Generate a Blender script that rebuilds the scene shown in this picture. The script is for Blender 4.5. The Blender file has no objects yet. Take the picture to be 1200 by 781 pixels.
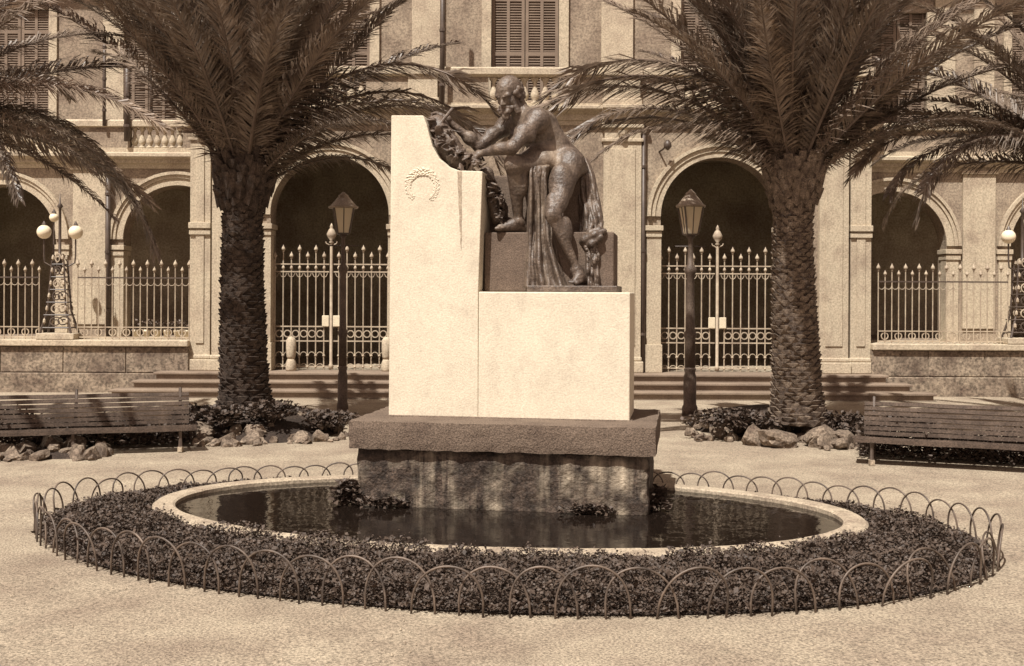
import bpy, math, random
import numpy as np
from mathutils import Vector, Matrix, noise as mnoise

random.seed(11)
rng = np.random.default_rng(11)
R = math.radians
scene = bpy.context.scene
COL = scene.collection

# ------------------------------------------------------------------ camera
F, YH, CAMH, ROLL = 1300.0, 345.0, 2.2, 0.005      # focal length and horizon in photograph pixels
cam_d = bpy.data.cameras.new('camera')
cam_d.sensor_width = 36.0
cam_d.lens = 36.0 * F / 1200.0
cam_d.shift_y = -(390.5 - YH) / 1200.0
cam_d.clip_start, cam_d.clip_end = 0.1, 600.0
cam = bpy.data.objects.new('camera', cam_d)
cam.location = (0, 0, CAMH)
cam.rotation_euler = (R(90), -ROLL, 0)
COL.objects.link(cam)
scene.camera = cam

# ------------------------------------------------------------------ light
SUN_EL = R(59)
SUN_AZ = math.atan2(-0.55, -1.0)                   # where the sun stands: behind the camera, a little left
w = bpy.data.worlds.new('World'); scene.world = w; w.use_nodes = True
nt = w.node_tree; nt.nodes.clear()
sky = nt.nodes.new('ShaderNodeTexSky'); sky.sky_type = 'NISHITA'; sky.sun_disc = False
sky.sun_elevation = SUN_EL
sky.sun_rotation = SUN_AZ
bw = nt.nodes.new('ShaderNodeRGBToBW')
tint = nt.nodes.new('ShaderNodeMix'); tint.data_type = 'RGBA'; tint.blend_type = 'MULTIPLY'
tint.inputs[0].default_value = 1.0
tint.inputs[7].default_value = (1.0, 0.75, 0.64, 1)   # one brown ink for the whole print
bg = nt.nodes.new('ShaderNodeBackground'); bg.inputs[1].default_value = 0.12
wo = nt.nodes.new('ShaderNodeOutputWorld')
nt.links.new(sky.outputs[0], bw.inputs[0]); nt.links.new(bw.outputs[0], tint.inputs[6])
nt.links.new(tint.outputs[2], bg.inputs[0]); nt.links.new(bg.outputs[0], wo.inputs[0])
sl = bpy.data.lights.new('sun', 'SUN'); sl.energy = 4.6; sl.angle = R(0.6); sl.color = (1.0, 0.96, 0.89)
so = bpy.data.objects.new('sun', sl); COL.objects.link(so)
sdir = Vector((math.sin(SUN_AZ) * math.cos(SUN_EL), math.cos(SUN_AZ) * math.cos(SUN_EL), math.sin(SUN_EL)))
so.rotation_euler = sdir.to_track_quat('Z', 'Y').to_euler()
so.location = (-6, -20, 20)
vs = scene.view_settings
vs.view_transform = 'Standard'; vs.look = 'None'; vs.exposure = 0.66; vs.gamma = 1.0; vs.use_curve_mapping = False
scene.cycles.max_bounces = 6
scene.cycles.use_denoising = True

# ------------------------------------------------------------------ helpers
def ray(px, py):
    dx, dy = px - 600.0, py - YH
    return (dx + ROLL * dy) / F, (dy - ROLL * dx) / F
def at(px, py, Y):
    a, b = ray(px, py)
    return (a * Y, Y, CAMH - b * Y)
def fx(px, Y=24.6):
    return (px - 600.0) / F * Y
def fz(py, Y=24.6):
    return CAMH - (py - YH) / F * Y
def gy(py):                                       # distance of a ground point seen at row py
    return CAMH * F / (py - YH)

def sep(g):
    k = min(1.0, g / 0.6)
    return (g, g * (0.675 + 0.185 * k), g * (0.51 + 0.12 * k), 1)

MATS = {}
SEP = sep
def mat(name, g, rough=0.85, var=0.25, scale=3.0, grain=0.18, gscale=60.0, bump=0.3, bscale=30.0, dark=0.0, dscale=1.2,
        streak=0.0, metal=0.0, spec=0.3, g2=None, rnd=0.0, trans=0.0, pale=0.0):
    def sep(x): a_ = SEP(x); return tuple(a_[i]*(1-pale) + (x, x*0.93, x*0.80, 1)[i]*pale for i in range(3)) + (1,)
    m = bpy.data.materials.new(name); m.use_nodes = True; MATS[name] = m
    t = m.node_tree; N = t.nodes; L = t.links
    p = N['Principled BSDF']
    p.inputs['Roughness'].default_value = rough
    p.inputs['Metallic'].default_value = metal
    p.inputs['Specular IOR Level'].default_value = spec
    geo = N.new('ShaderNodeNewGeometry')
    def noise(sc, det=4.0, vec=None, ro=0.6):
        n = N.new('ShaderNodeTexNoise'); n.inputs['Scale'].default_value = sc
        n.inputs['Detail'].default_value = det; n.inputs['Roughness'].default_value = ro
        L.new(vec if vec else geo.outputs['Position'], n.inputs['Vector']); return n.outputs['Fac']
    def ramp(fac, a, b):
        r = N.new('ShaderNodeMapRange'); r.inputs[1].default_value = a; r.inputs[2].default_value = b
        L.new(fac, r.inputs[0]); return r.outputs[0]
    def mixc(fac, a, b, bt='MIX'):
        x = N.new('ShaderNodeMix'); x.data_type = 'RGBA'; x.blend_type = bt
        if isinstance(fac, float): x.inputs[0].default_value = fac
        else: L.new(fac, x.inputs[0])
        for i, c in ((6, a), (7, b)):
            if isinstance(c, tuple): x.inputs[i].default_value = c
            else: L.new(c, x.inputs[i])
        return x.outputs[2]
    c = mixc(ramp(noise(scale), 0.3, 0.7), sep(g * (1 - var)), sep(min(0.9, g * (1 + var))))
    if grain > 0:
        c = mixc(ramp(noise(gscale, 2.0), 0.35, 0.68), c, mixc(1.0, c, (1 - grain * 2.2,) * 3 + (1,), 'MULTIPLY'))
    if dark > 0:
        f = ramp(noise(dscale, 6.0, None, 0.65), 0.5, 0.72)
        mm = N.new('ShaderNodeMath'); mm.operation = 'MULTIPLY'; mm.inputs[1].default_value = dark
        L.new(f, mm.inputs[0]); c = mixc(mm.outputs[0], c, sep(g * 0.3))
    if streak > 0:
        mp = N.new('ShaderNodeMapping'); mp.inputs['Scale'].default_value = (6.0, 6.0, 0.45)
        L.new(geo.outputs['Position'], mp.inputs['Vector'])
        f = ramp(noise(1.0, 5.0, mp.outputs[0], 0.65), 0.45, 0.75)
        f2 = ramp(noise(1.9, 3.0), 0.47, 0.64)
        m2 = N.new('ShaderNodeMath'); m2.operation = 'MULTIPLY'; L.new(f, m2.inputs[0]); L.new(f2, m2.inputs[1]); f = m2.outputs[0]
        mm = N.new('ShaderNodeMath'); mm.operation = 'MULTIPLY'; mm.inputs[1].default_value = streak
        L.new(f, mm.inputs[0]); c = mixc(mm.outputs[0], c, sep(g2 if g2 is not None else g * 0.35))
    if rnd > 0:
        oi = N.new('ShaderNodeObjectInfo')
        r = N.new('ShaderNodeMapRange'); r.inputs[3].default_value = 1 - rnd; r.inputs[4].default_value = 1 + rnd
        L.new(oi.outputs['Random'], r.inputs[0])
        hs = N.new('ShaderNodeHueSaturation'); L.new(r.outputs[0], hs.inputs['Value']); L.new(c, hs.inputs['Color']); c = hs.outputs[0]
    L.new(c, p.inputs['Base Color'])
    if bump > 0:
        b = N.new('ShaderNodeBump'); b.inputs['Strength'].default_value = bump; b.inputs['Distance'].default_value = 0.02
        L.new(noise(bscale, 5.0), b.inputs['Height']); L.new(b.outputs[0], p.inputs['Normal'])
    if trans > 0:
        tr = N.new('ShaderNodeBsdfTranslucent'); L.new(c, tr.inputs['Color'])
        ms = N.new('ShaderNodeMixShader'); ms.inputs[0].default_value = trans
        L.new(p.outputs[0], ms.inputs[1]); L.new(tr.outputs[0], ms.inputs[2])
        L.new(ms.outputs[0], N['Material Output'].inputs[0])
    return m

mat('gravel', 0.43, 0.95, 0.22, 1.2, 0.30, 55, 0.8, 80, dark=0.4, dscale=0.7)
mat('wall', 0.345, 0.9, 0.3, 1.3, 0.22, 24, 0.4, 18, dark=0.4, dscale=1.1, streak=0.6)
mat('trim', 0.53, 0.88, 0.22, 1.8, 0.17, 28, 0.35, 22, dark=0.35, dscale=1.8, streak=0.5)
mat('wall_low', 0.29, 0.92, 0.45, 2.6, 0.3, 18, 0.5, 22, dark=0.8, dscale=1.6, streak=0.5)
mat('inside', 0.46, 0.95, 0.35, 1.0, 0.2, 20, 0.2, 20)
mat('step_stone', 0.25, 0.85, 0.2, 1.4, 0.15, 50, 0.3, 40, dark=0.35)
mat('white_stone', 0.66, 0.85, 0.05, 2.0, 0.09, 55, 0.25, 55, dark=0.18, dscale=5.0, streak=0.36, pale=0.35)
mat('drip', 0.40, 0.85, 0.3, 9.0, 0.15, 60, 0.2, 50)
mat('slab_stone', 0.19, 0.9, 0.25, 3.0, 0.28, 70, 0.7, 60, dark=0.3, dscale=3)
mat('plinth_stone', 0.075, 0.7, 0.75, 8.0, 0.32, 45, 1.0, 30, streak=1.0, g2=0.5, dark=0.85, dscale=5.0)
mat('rim_stone', 0.44, 0.85, 0.22, 4.0, 0.22, 45, 0.45, 40, dark=0.55, dscale=3.5)
mat('bronze', 0.125, 0.46, 0.45, 7.0, 0.25, 50, 0.55, 32, dark=0.6, dscale=6.0, streak=0.8, g2=0.36, spec=0.55)
mat('bronze_dark', 0.12, 0.5, 0.4, 8.0, 0.2, 45, 0.4, 40, spec=0.5)
mat('seat_stone', 0.15, 0.85, 0.2, 4.0, 0.2, 70, 0.4, 60)
mat('palm_trunk', 0.085, 0.92, 0.45, 6.0, 0.3, 40, 0.8, 45)
mat('leaf_base', 0.19, 0.9, 0.55, 9.0, 0.3, 60, 0.5, 50)
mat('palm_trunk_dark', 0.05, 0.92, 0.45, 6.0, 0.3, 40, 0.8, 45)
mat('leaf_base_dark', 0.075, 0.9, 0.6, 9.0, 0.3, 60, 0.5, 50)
mat('leaflet', 0.19, 0.45, 0.5, 3.0, 0.0, 40, 0.0, 10, spec=0.45, rnd=0.35, trans=0.22)
mat('rachis', 0.13, 0.5, 0.3, 4.0, 0.0, 40, 0.0, 10, spec=0.4)
mat('cover_leaf', 0.07, 0.6, 0.55, 9.0, 0.0, 40, 0.0, 10, spec=0.35, trans=0.1)
mat('soil', 0.05, 0.95, 0.4, 4.0, 0.3, 40, 0.8, 30)
mat('rock', 0.23, 0.95, 0.5, 4.5, 0.3, 30, 1.0, 14, dark=0.85, dscale=3.6)
mat('iron_pale', 0.42, 0.6, 0.25, 6.0, 0.1, 60, 0.1, 40)
mat('iron_dark', 0.08, 0.5, 0.3, 5.0, 0.1, 60, 0.15, 40, spec=0.5)
mat('wire', 0.10, 0.55, 0.75, 4.0, 0.1, 60, 0.1, 40, spec=0.5)
mat('slat_wood', 0.10, 0.8, 0.35, 5.0, 0.25, 50, 0.3, 60)
mat('shutter_paint', 0.22, 0.8, 0.15, 3.0, 0.1, 60, 0.15, 40)
mat('hood_metal', 0.30, 0.5, 0.3, 5.0, 0.2, 50, 0.2, 40, spec=0.5)
mat('post_paint', 0.12, 0.55, 0.35, 4.0, 0.2, 40, 0.3, 40)
mat('globe', 0.78, 0.25, 0.04, 3.0, 0.0, 60, 0.0, 40, spec=0.5)
mat('pot_white', 0.70, 0.7, 0.1, 5.0, 0.1, 60, 0.2, 50)

def simple_glass():
    m = bpy.data.materials.new('lantern_glass'); m.use_nodes = True; MATS['lantern_glass'] = m
    t = m.node_tree; p = t.nodes['Principled BSDF']
    p.inputs['Base Color'].default_value = sep(0.8); p.inputs['Roughness'].default_value = 0.4
    p.inputs['Transmission Weight'].default_value = 0.35; p.inputs['IOR'].default_value = 1.1
    m = bpy.data.materials.new('window_glass'); m.use_nodes = True; MATS['window_glass'] = m
    p = m.node_tree.nodes['Principled BSDF']
    p.inputs['Base Color'].default_value = sep(0.03); p.inputs['Roughness'].default_value = 0.08
simple_glass()
def water_mat():
    m = bpy.data.materials.new('water'); m.use_nodes = True; MATS['water'] = m
    t = m.node_tree; p = t.nodes['Principled BSDF']
    p.inputs['Base Color'].default_value = SEP(0.010); p.inputs['Roughness'].default_value = 0.05
    p.inputs['IOR'].default_value = 1.33
    geo = t.nodes.new('ShaderNodeNewGeometry'); n = t.nodes.new('ShaderNodeTexNoise'); n.inputs['Scale'].default_value = 5.0
    n.inputs['Detail'].default_value = 3.0
    b = t.nodes.new('ShaderNodeBump'); b.inputs['Strength'].default_value = 0.22; b.inputs['Distance'].default_value = 0.02
    t.links.new(geo.outputs['Position'], n.inputs['Vector']); t.links.new(n.outputs[0], b.inputs['Height'])
    t.links.new(b.outputs[0], p.inputs['Normal'])
water_mat()

class MB:
    def __init__(s): s.v = []; s.f = []; s.m = []
    def add(s, vs, fs, mi=0):
        o = len(s.v); s.v += [tuple(x) for x in vs]; s.f += [tuple(i + o for i in q) for q in fs]; s.m += [mi] * len(fs); return s
    def box(s, x0, x1, y0, y1, z0, z1, mi=0):
        return s.add([(x0,y0,z0),(x1,y0,z0),(x1,y1,z0),(x0,y1,z0),(x0,y0,z1),(x1,y0,z1),(x1,y1,z1),(x0,y1,z1)],
              [(3,2,1,0),(4,5,6,7),(0,1,5,4),(1,2,6,5),(2,3,7,6),(3,0,4,7)], mi)
    def prism_y(s, poly, y0, y1):            # poly in (x,z), counter-clockwise seen from -y
        n = len(poly)
        vs = [(x, y0, z) for x, z in poly] + [(x, y1, z) for x, z in poly]
        fs = [tuple(range(n)), tuple(range(2*n-1, n-1, -1))] + [(i, i+n, (i+1) % n + n, (i+1) % n) for i in range(n)]
        return s.add(vs, fs)
    def prism_x(s, prof, x0, x1):            # prof in (y,z)
        n = len(prof)
        vs = [(x0, y, z) for y, z in prof] + [(x1, y, z) for y, z in prof]
        fs = [tuple(range(n)), tuple(range(2*n-1, n-1, -1))] + [(i, i+n, (i+1) % n + n, (i+1) % n) for i in range(n)]
        return s.add(vs, fs)
    def tube(s, pts, rad, n=6, mi=0, cap=True):
        pts = [Vector(p) for p in pts]; m = len(pts)
        if not hasattr(rad, '__len__'): rad = [rad] * m
        vs = []; up = None
        for i, p in enumerate(pts):
            d = (pts[min(i+1, m-1)] - pts[max(i-1, 0)]).normalized()
            if up is None:
                up = Vector((0,0,1)) if abs(d.z) < 0.9 else Vector((1,0,0))
            a = d.cross(up)
            if a.length < 1e-4: a = d.cross(Vector((0,1,0)))
            a.normalize(); b = a.cross(d).normalized(); up = b
            for k in range(n):
                t = 2*math.pi*k/n; vs.append(p + (a*math.cos(t) + b*math.sin(t)) * rad[i])
        fs = [(i*n+k, i*n+(k+1) % n, (i+1)*n+(k+1) % n, (i+1)*n+k) for i in range(m-1) for k in range(n)]
        if cap: fs += [tuple(range(n-1, -1, -1)), tuple((m-1)*n+k for k in range(n))]
        return s.add(vs, fs, mi)
    def lathe(s, prof, n=12, c=(0,0,0), mi=0, rot=0.0):
        m = len(prof)
        vs = [(c[0]+r*math.cos(rot+2*math.pi*k/n), c[1]+r*math.sin(rot+2*math.pi*k/n), c[2]+z) for r, z in prof for k in range(n)]
        fs = [(i*n+k, i*n+(k+1) % n, (i+1)*n+(k+1) % n, (i+1)*n+k) for i in range(m-1) for k in range(n)]
        fs += [tuple(range(n-1, -1, -1)), tuple((m-1)*n+k for k in range(n))]
        return s.add(vs, fs, mi)
    def ring(s, xc, zc, ri, ro, y0, y1, n=28, a0=0.0, a1=math.pi):   # arched band, y0 is the front
        vs = []
        for i in range(n+1):
            t = a0 + (a1-a0)*i/n; c, q = math.cos(t), math.sin(t)
            vs += [(xc+ri*c, y0, zc+ri*q), (xc+ro*c, y0, zc+ro*q), (xc+ro*c, y1, zc+ro*q), (xc+ri*c, y1, zc+ri*q)]
        fs = []
        for i in range(n):
            for k in range(4): fs.append((4*i+k, 4*i+(k+1) % 4, 4*i+4+(k+1) % 4, 4*i+4+k))
        fs += [(3,2,1,0), (4*n, 4*n+1, 4*n+2, 4*n+3)]
        return s.add(vs, fs)
    def mesh(s, name, mats, smooth=False):
        me = bpy.data.meshes.new(name); me.from_pydata(s.v, [], s.f)
        for m in ([mats] if isinstance(mats, str) else mats): me.materials.append(MATS[m])
        if any(s.m): me.polygons.foreach_set('material_index', s.m)
        if smooth: me.polygons.foreach_set('use_smooth', [True]*len(me.polygons))
        me.update()
        import bmesh
        bm = bmesh.new(); bm.from_mesh(me); bmesh.ops.recalc_face_normals(bm, faces=bm.faces); bm.to_mesh(me); bm.free()
        return me

def link(name, me, parent=None, local=False, loc=(0,0,0), rot=(0,0,0), sc=(1,1,1)):
    o = bpy.data.objects.new(name, me); COL.objects.link(o)
    o.location = loc; o.rotation_euler = rot; o.scale = sc
    if parent is not None:
        o.parent = parent
        if not local:
            o.matrix_parent_inverse = Matrix.Translation(-absloc(parent))
    return o
def absloc(o):
    m = o.matrix_basis.copy()
    while o.parent is not None:
        m = o.parent.matrix_basis @ o.matrix_parent_inverse @ m; o = o.parent
    return m.to_translation()
def obj(name, mb, mats, parent=None, smooth=False, local=False, bevel=0.0, **k):
    o = link(name, mb.mesh(name, mats, smooth), parent, local, **k)
    if bevel:
        b = o.modifiers.new('bevel', 'BEVEL'); b.width = bevel; b.segments = 2; b.limit_method = 'ANGLE'
    return o
def tag(o, label, cat=None, group=None, kind=None):
    o['label'] = label
    if cat: o['category'] = cat
    if group: o['group'] = group
    if kind: o['kind'] = kind
    return o
def thing(name, label, cat, loc=(0,0,0), group=None, rz=0.0):
    o = bpy.data.objects.new(name, None); COL.objects.link(o); o.location = loc; o.rotation_euler = (0,0,rz)
    o.empty_display_size = 0.2
    return tag(o, label, cat, group)
def box(name, parent, mats, x0, x1, y0, y1, z0, z1, **k):
    return obj(name, MB().box(x0,x1,y0,y1,z0,z1), mats, parent, **k)

# ------------------------------------------------------------------ ground
def ground():
    mb = MB(); n = 70
    xs = np.linspace(-45, 45, n); ys = np.linspace(-25, 60, n)
    for y in ys:
        for x in xs:
            mb.v.append((x, y, 0.012*mnoise.noise(Vector((x*0.7, y*0.7, 0))) - 0.006))
    mb.f = [(j*n+i, j*n+i+1, (j+1)*n+i+1, (j+1)*n+i) for j in range(n-1) for i in range(n-1)]; mb.m = [0]*len(mb.f)
    o = obj('ground', mb, 'gravel', smooth=True); o['kind'] = 'structure'; o['label'] = 'pale sunlit gravel ground of the square'
ground()

# ------------------------------------------------------------------ palace
YF, YW = 24.6, 26.0                     # front planes of the middle block and of the wings
ZP, ZT = 0.48, 1.15                     # podium and terrace levels
XL, XR = fx(223), fx(1020)
def arched_wall(mb, x0, x1, z0, z1, y, depth, arches, n=28):
    for yy in (y, y + depth):
        cur = x0
        for xc, r, zs, zb in sorted(arches):
            mb.add([(cur,yy,z0),(xc-r,yy,z0),(xc-r,yy,z1),(cur,yy,z1)], [(0,1,2,3)])
            pts = [(xc - r*math.cos(math.pi*k/n), zs + r*math.sin(math.pi*k/n)) for k in range(n+1)]
            for (xa, za), (xb, zb_) in zip(pts, pts[1:]):
                mb.add([(xa,yy,za),(xb,yy,zb_),(xb,yy,z1),(xa,yy,z1)], [(0,1,2,3)])
            cur = xc + r
        mb.add([(cur,yy,z0),(x1,yy,z0),(x1,yy,z1),(cur,yy,z1)], [(0,1,2,3)])
    for xc, r, zs, zb in arches:
        pts = [(xc-r, z0)] + [(xc - r*math.cos(math.pi*k/n), zs + r*math.sin(math.pi*k/n)) for k in range(n+1)] + [(xc+r, z0)]
        for (xa, za), (xb, zb_) in zip(pts, pts[1:]):
            mb.add([(xa,y,za),(xb,y,zb_),(xb,y+depth,zb_),(xa,y+depth,za)], [(0,1,2,3)])
    return mb
def rect_wall(mb, x0, x1, z0, z1, y, depth, holes):
    cur = x0
    for a, b, c, d in sorted(holes):
        mb.add([(cur,y,z0),(a,y,z0),(a,y,z1),(cur,y,z1)], [(0,1,2,3)])
        if c > z0 + 1e-4: mb.add([(a,y,z0),(b,y,z0),(b,y,c),(a,y,c)], [(0,1,2,3)])
        mb.add([(a,y,d),(b,y,d),(b,y,z1),(a,y,z1)], [(0,1,2,3)])
        e = y + depth
        mb.add([(a,y,c),(a,e,c),(a,e,d),(a,y,d)], [(0,1,2,3)]); mb.add([(b,y,c),(b,e,c),(b,e,d),(b,y,d)], [(0,1,2,3)])
        mb.add([(a,y,d),(b,y,d),(b,e,d),(a,e,d)], [(0,1,2,3)]); mb.add([(a,y,c),(b,y,c),(b,e,c),(a,e,c)], [(0,1,2,3)])
        cur = b
    mb.add([(cur,y,z0),(x1,y,z0),(x1,y,z1),(cur,y,z1)], [(0,1,2,3)])
    return mb
def mould(parent, name, x0, x1, y, prof, m='trim'):
    pr = [(y + 0.05, prof[0][1])] + [(y - o, z) for o, z in prof] + [(y + 0.05, prof[-1][1])]
    return obj(name, MB().prism_x(pr, x0, x1), m, parent)

pal = thing('arcaded_palace', 'pale classical palace with arched portico and balustrades filling the whole background', 'building', (0.3, YF, 0))
ARC = [(fx(386), 1.31, fz(253), ZP), (fx(843), 1.31, fz(253), ZP)]
obj('front_wall', arched_wall(MB(), XL, XR, ZP, 6.5, YF, 0.55, ARC), 'wall', pal)
for x in (XL, XR):
    obj('side_wall', MB().add([(x,YF,0.3),(x,YW+0.3,0.3),(x,YW+0.3,13),(x,YF,13)], [(0,1,2,3)]), 'wall', pal)
for xc, r, zs, zb in ARC:
    a = obj('archivolt', MB().ring(xc, zs, r+0.003, r+0.13, YF-0.045, YF+0.1), 'trim', pal)
    obj('moulding', MB().ring(xc, zs, r+0.13, r+0.235, YF-0.075, YF+0.02), 'trim', a)
    obj('moulding', MB().ring(xc, zs, r+0.235, r+0.31, YF-0.12, YF+0.02), 'trim', a)
    for sgn in (-1, 1):
        x0, x1 = sorted((xc + sgn*(r-0.05), xc + sgn*(r+0.36)))
        i = box('impost', pal, 'trim', x0, x1, YF-0.10, YF+0.5, fz(270), fz(264), bevel=0.01)
        box('fillet', i, 'trim', x0+0.03, x1-0.03, YF-0.06, YF+0.45, fz(277), fz(271))
        x0, x1 = sorted((xc + sgn*(r-0.012), xc + sgn*(r+0.31)))
        box('jamb_pier', pal, 'trim', x0, x1, YF-0.03, YF+0.3, ZP, fz(277)-0.003)
        box('jamb_base', pal, 'trim', x0-0.03, x1+0.03, YF-0.07, YF+0.32, ZP, ZP+0.62, bevel=0.01)

def pilaster(x0, x1, out, big=True):
    w = x1 - x0
    p = box('pilaster', pal, 'trim', x0, x1, YF-out, YF+0.02, ZP+0.35, fz(166))
    box('sunk_panel', p, 'trim', x0+0.13, x1-0.13, YF-out-0.025, YF-out+0.01, ZP+0.6, fz(175), bevel=0.01)
    box('base', p, 'trim', x0-0.06, x1+0.06, YF-out-0.06, YF+0.02, ZP, ZP+0.25, bevel=0.02)
    box('base_torus', p, 'trim', x0-0.03, x1+0.03, YF-out-0.03, YF+0.02, ZP+0.25, ZP+0.35, bevel=0.03)
    if big:
        box('necking', p, 'trim', x0-0.04, x1+0.04, YF-out-0.045, YF+0.02, fz(167), fz(163), bevel=0.012)
        box('capital_block', p, 'trim', x0+0.02, x1-0.02, YF-out-0.02, YF+0.02, fz(163), fz(151))
        c = (x0+x1)/2
        mb = MB().lathe([(0.0,-0.11),(0.07,-0.10),(0.10,-0.03),(0.11,0.05),(0.0,0.06)], 10, (c, YF-out-0.05, fz(157)))
        obj('console', mb, 'trim', p, smooth=False)
        box('abacus', p, 'trim', x0-0.05, x1+0.05, YF-out-0.08, YF+0.02, fz(151), fz(147), bevel=0.012)
    return p
pilaster(fx(706), fx(750), 0.14); pilaster(fx(478), fx(521), 0.14)
pilaster(fx(958), fx(992), 0.14); pilaster(fx(250), fx(286), 0.14)
for a, b in ((fx(995.5), fx(1019.5)), (fx(223.5), fx(247))):
    p = pilaster(a, b, 0.07)
    box('impost_band', p, 'trim', a-0.02, b+0.02, YF-0.15, YF+0.02, fz(270), fz(263), bevel=0.01)
    box('impost_fillet', p, 'trim', a-0.01, b+0.01, YF-0.12, YF+0.02, fz(277), fz(272))
ENT = [(0.03, fz(147)), (0.03, fz(141)), (0.06, fz(141)), (0.06, fz(134.5)), (0.12, fz(133)), (0.22, fz(130.5)), (0.26, fz(129)), (0.26, fz(126)), (0.10, fz(124))]
mould(pal, 'entablature', XL-0.05, XR+0.05, YF, ENT)
for a, b in ((fx(704), fx(752)), (fx(476), fx(523)), (fx(956), fx(1021)), (fx(222), fx(288))):
    mould(pal, 'entablature_break', a, b, YF-0.13, ENT)
# parapet: pedestals, panels, balusters
def baluster_mesh(h, r):
    pr = [(1.0,0),(1.0,.07),(.62,.09),(.55,.13),(.85,.22),(1.0,.32),(.9,.42),(.6,.55),(.42,.7),(.4,.8),(.6,.84),(.6,.87),(.95,.92),(.95,1.0)]
    return MB().lathe([(a*r, b*h) for a, b in pr], 10).mesh('baluster', 'trim', True)
zb0, zb1, zr = fz(122), fz(91), fz(80)
bal_me = baluster_mesh(zb1 - zb0, 0.10)
mould(pal, 'parapet_base', XL-0.02, XR+0.02, YF, [(0.12, fz(125.5)), (0.12, zb0)])
mould(pal, 'handrail', XL-0.04, XR+0.04, YF, [(0.08, zb1), (0.14, zb1+0.05), (0.14, zr-0.03), (0.10, zr)])
runs = [(345, 428), (571, 656), (800, 884)]
solids = [(223, 345), (428, 571), (656, 800), (884, 1020)]
for a, b in solids:
    box('parapet_panel', pal, 'wall', fx(a), fx(b), YF-0.05, YF+0.15, zb0, zb1)
for a, b in runs:
    n = int((b-a)/11.5)
    for i in range(n):
        link('baluster', bal_me, pal, loc=(fx(a + (i+0.5)*(b-a)/n), YF+0.04, zb0))
for a, b in ((706, 748), (478, 512), (960, 1018), (226, 284)):
    p = box('pedestal', pal, 'trim', fx(a), fx(b), YF-0.20, YF+0.12, zb0+0.01, zb1+0.01)
    box('pedestal_cap', p, 'trim', fx(a)-0.05, fx(b)+0.05, YF-0.26, YF+0.14, zb1+0.01, zr+0.015, bevel=0.015)
    box('pedestal_base', p, 'trim', fx(a)-0.04, fx(b)+0.04, YF-0.25, YF+0.12, fz(125), fz(117), bevel=0.015)
# upper storey of the middle block
YU = YF + 0.75
mb = MB(); mb.add([(XL,YF+0.1,zb0-0.02),(XR,YF+0.1,zb0-0.02),(XR,YU+0.1,zb0-0.02),(XL,YU+0.1,zb0-0.02)], [(0,1,2,3)])
obj('balcony_floor', mb, 'step_stone', pal)
WIN = [(fx(573.5), fx(655)), (fx(345), fx(427)), (fx(802), fx(884))]
obj('upper_wall', rect_wall(MB(), XL, XR, zb0-0.02, 13, YU, 0.3, [(a, b, zb0-0.01, 10.3) for a, b in WIN]), 'wall', pal)
def shutters(a, b, z0, z1, y, parent):
    wnd = box('window', parent, 'trim', a, b, y+0.24, y+0.28, z0, z1)
    for s in (0, 1):
        xa = a + s*(b-a)/2 + 0.01; xb = a + (s+1)*(b-a)/2 - 0.01
        mb = MB()
        for q in (xa, (xa+xb)/2-0.035, xb-0.07): mb.box(q, q+0.07, y+0.10, y+0.15, z0, z1)
        z = z0
        while z < z1:
            mb.box(xa+0.07, xb-0.07, y+0.101, y+0.149, z, z+0.09); z += 1.25
        obj('shutter', mb, 'shutter_paint', wnd)
        mb = MB(); z = z0 + 0.1
        while z < z1 - 0.05:
            mb.add([(xa+0.07,y+0.115,z),(xb-0.07,y+0.115,z),(xb-0.07,y+0.145,z+0.05),(xa+0.07,y+0.145,z+0.05)], [(0,1,2,3)])
            mb.box(xa+0.07, xb-0.07, y+0.108, y+0.118, z-0.006, z+0.006); z += 0.06
        lo = obj('louvres', mb, 'shutter_paint', wnd); lo['kind'] = 'stuff'
    return wnd
for a, b in WIN:
    w_ = shutters(a, b, zb0, 10.3, YU, pal)
    box('surround', w_, 'trim', a-0.22, a-0.003, YU-0.08, YU+0.05, zb0, 10.3); box('surround', w_, 'trim', b+0.003, b+0.22, YU-0.08, YU+0.05, zb0, 10.3)
    box('lintel', w_, 'trim', a-0.35, b+0.35, YU-0.2, YU+0.05, 10.3, 10.7, bevel=0.03)
for c in (478, 706, 960, 252):
    q = box('upper_pilaster', pal, 'trim', fx(c), fx(c)+0.72, YU-0.10, YU+0.02, zb0, 12.2)
mould(pal, 'roof_cornice', XL-0.4, XR+0.4, YU, [(0.05,12.2),(0.12,12.4),(0.35,12.6),(0.5,12.7),(0.5,12.9),(0.1,13.0)])

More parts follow.
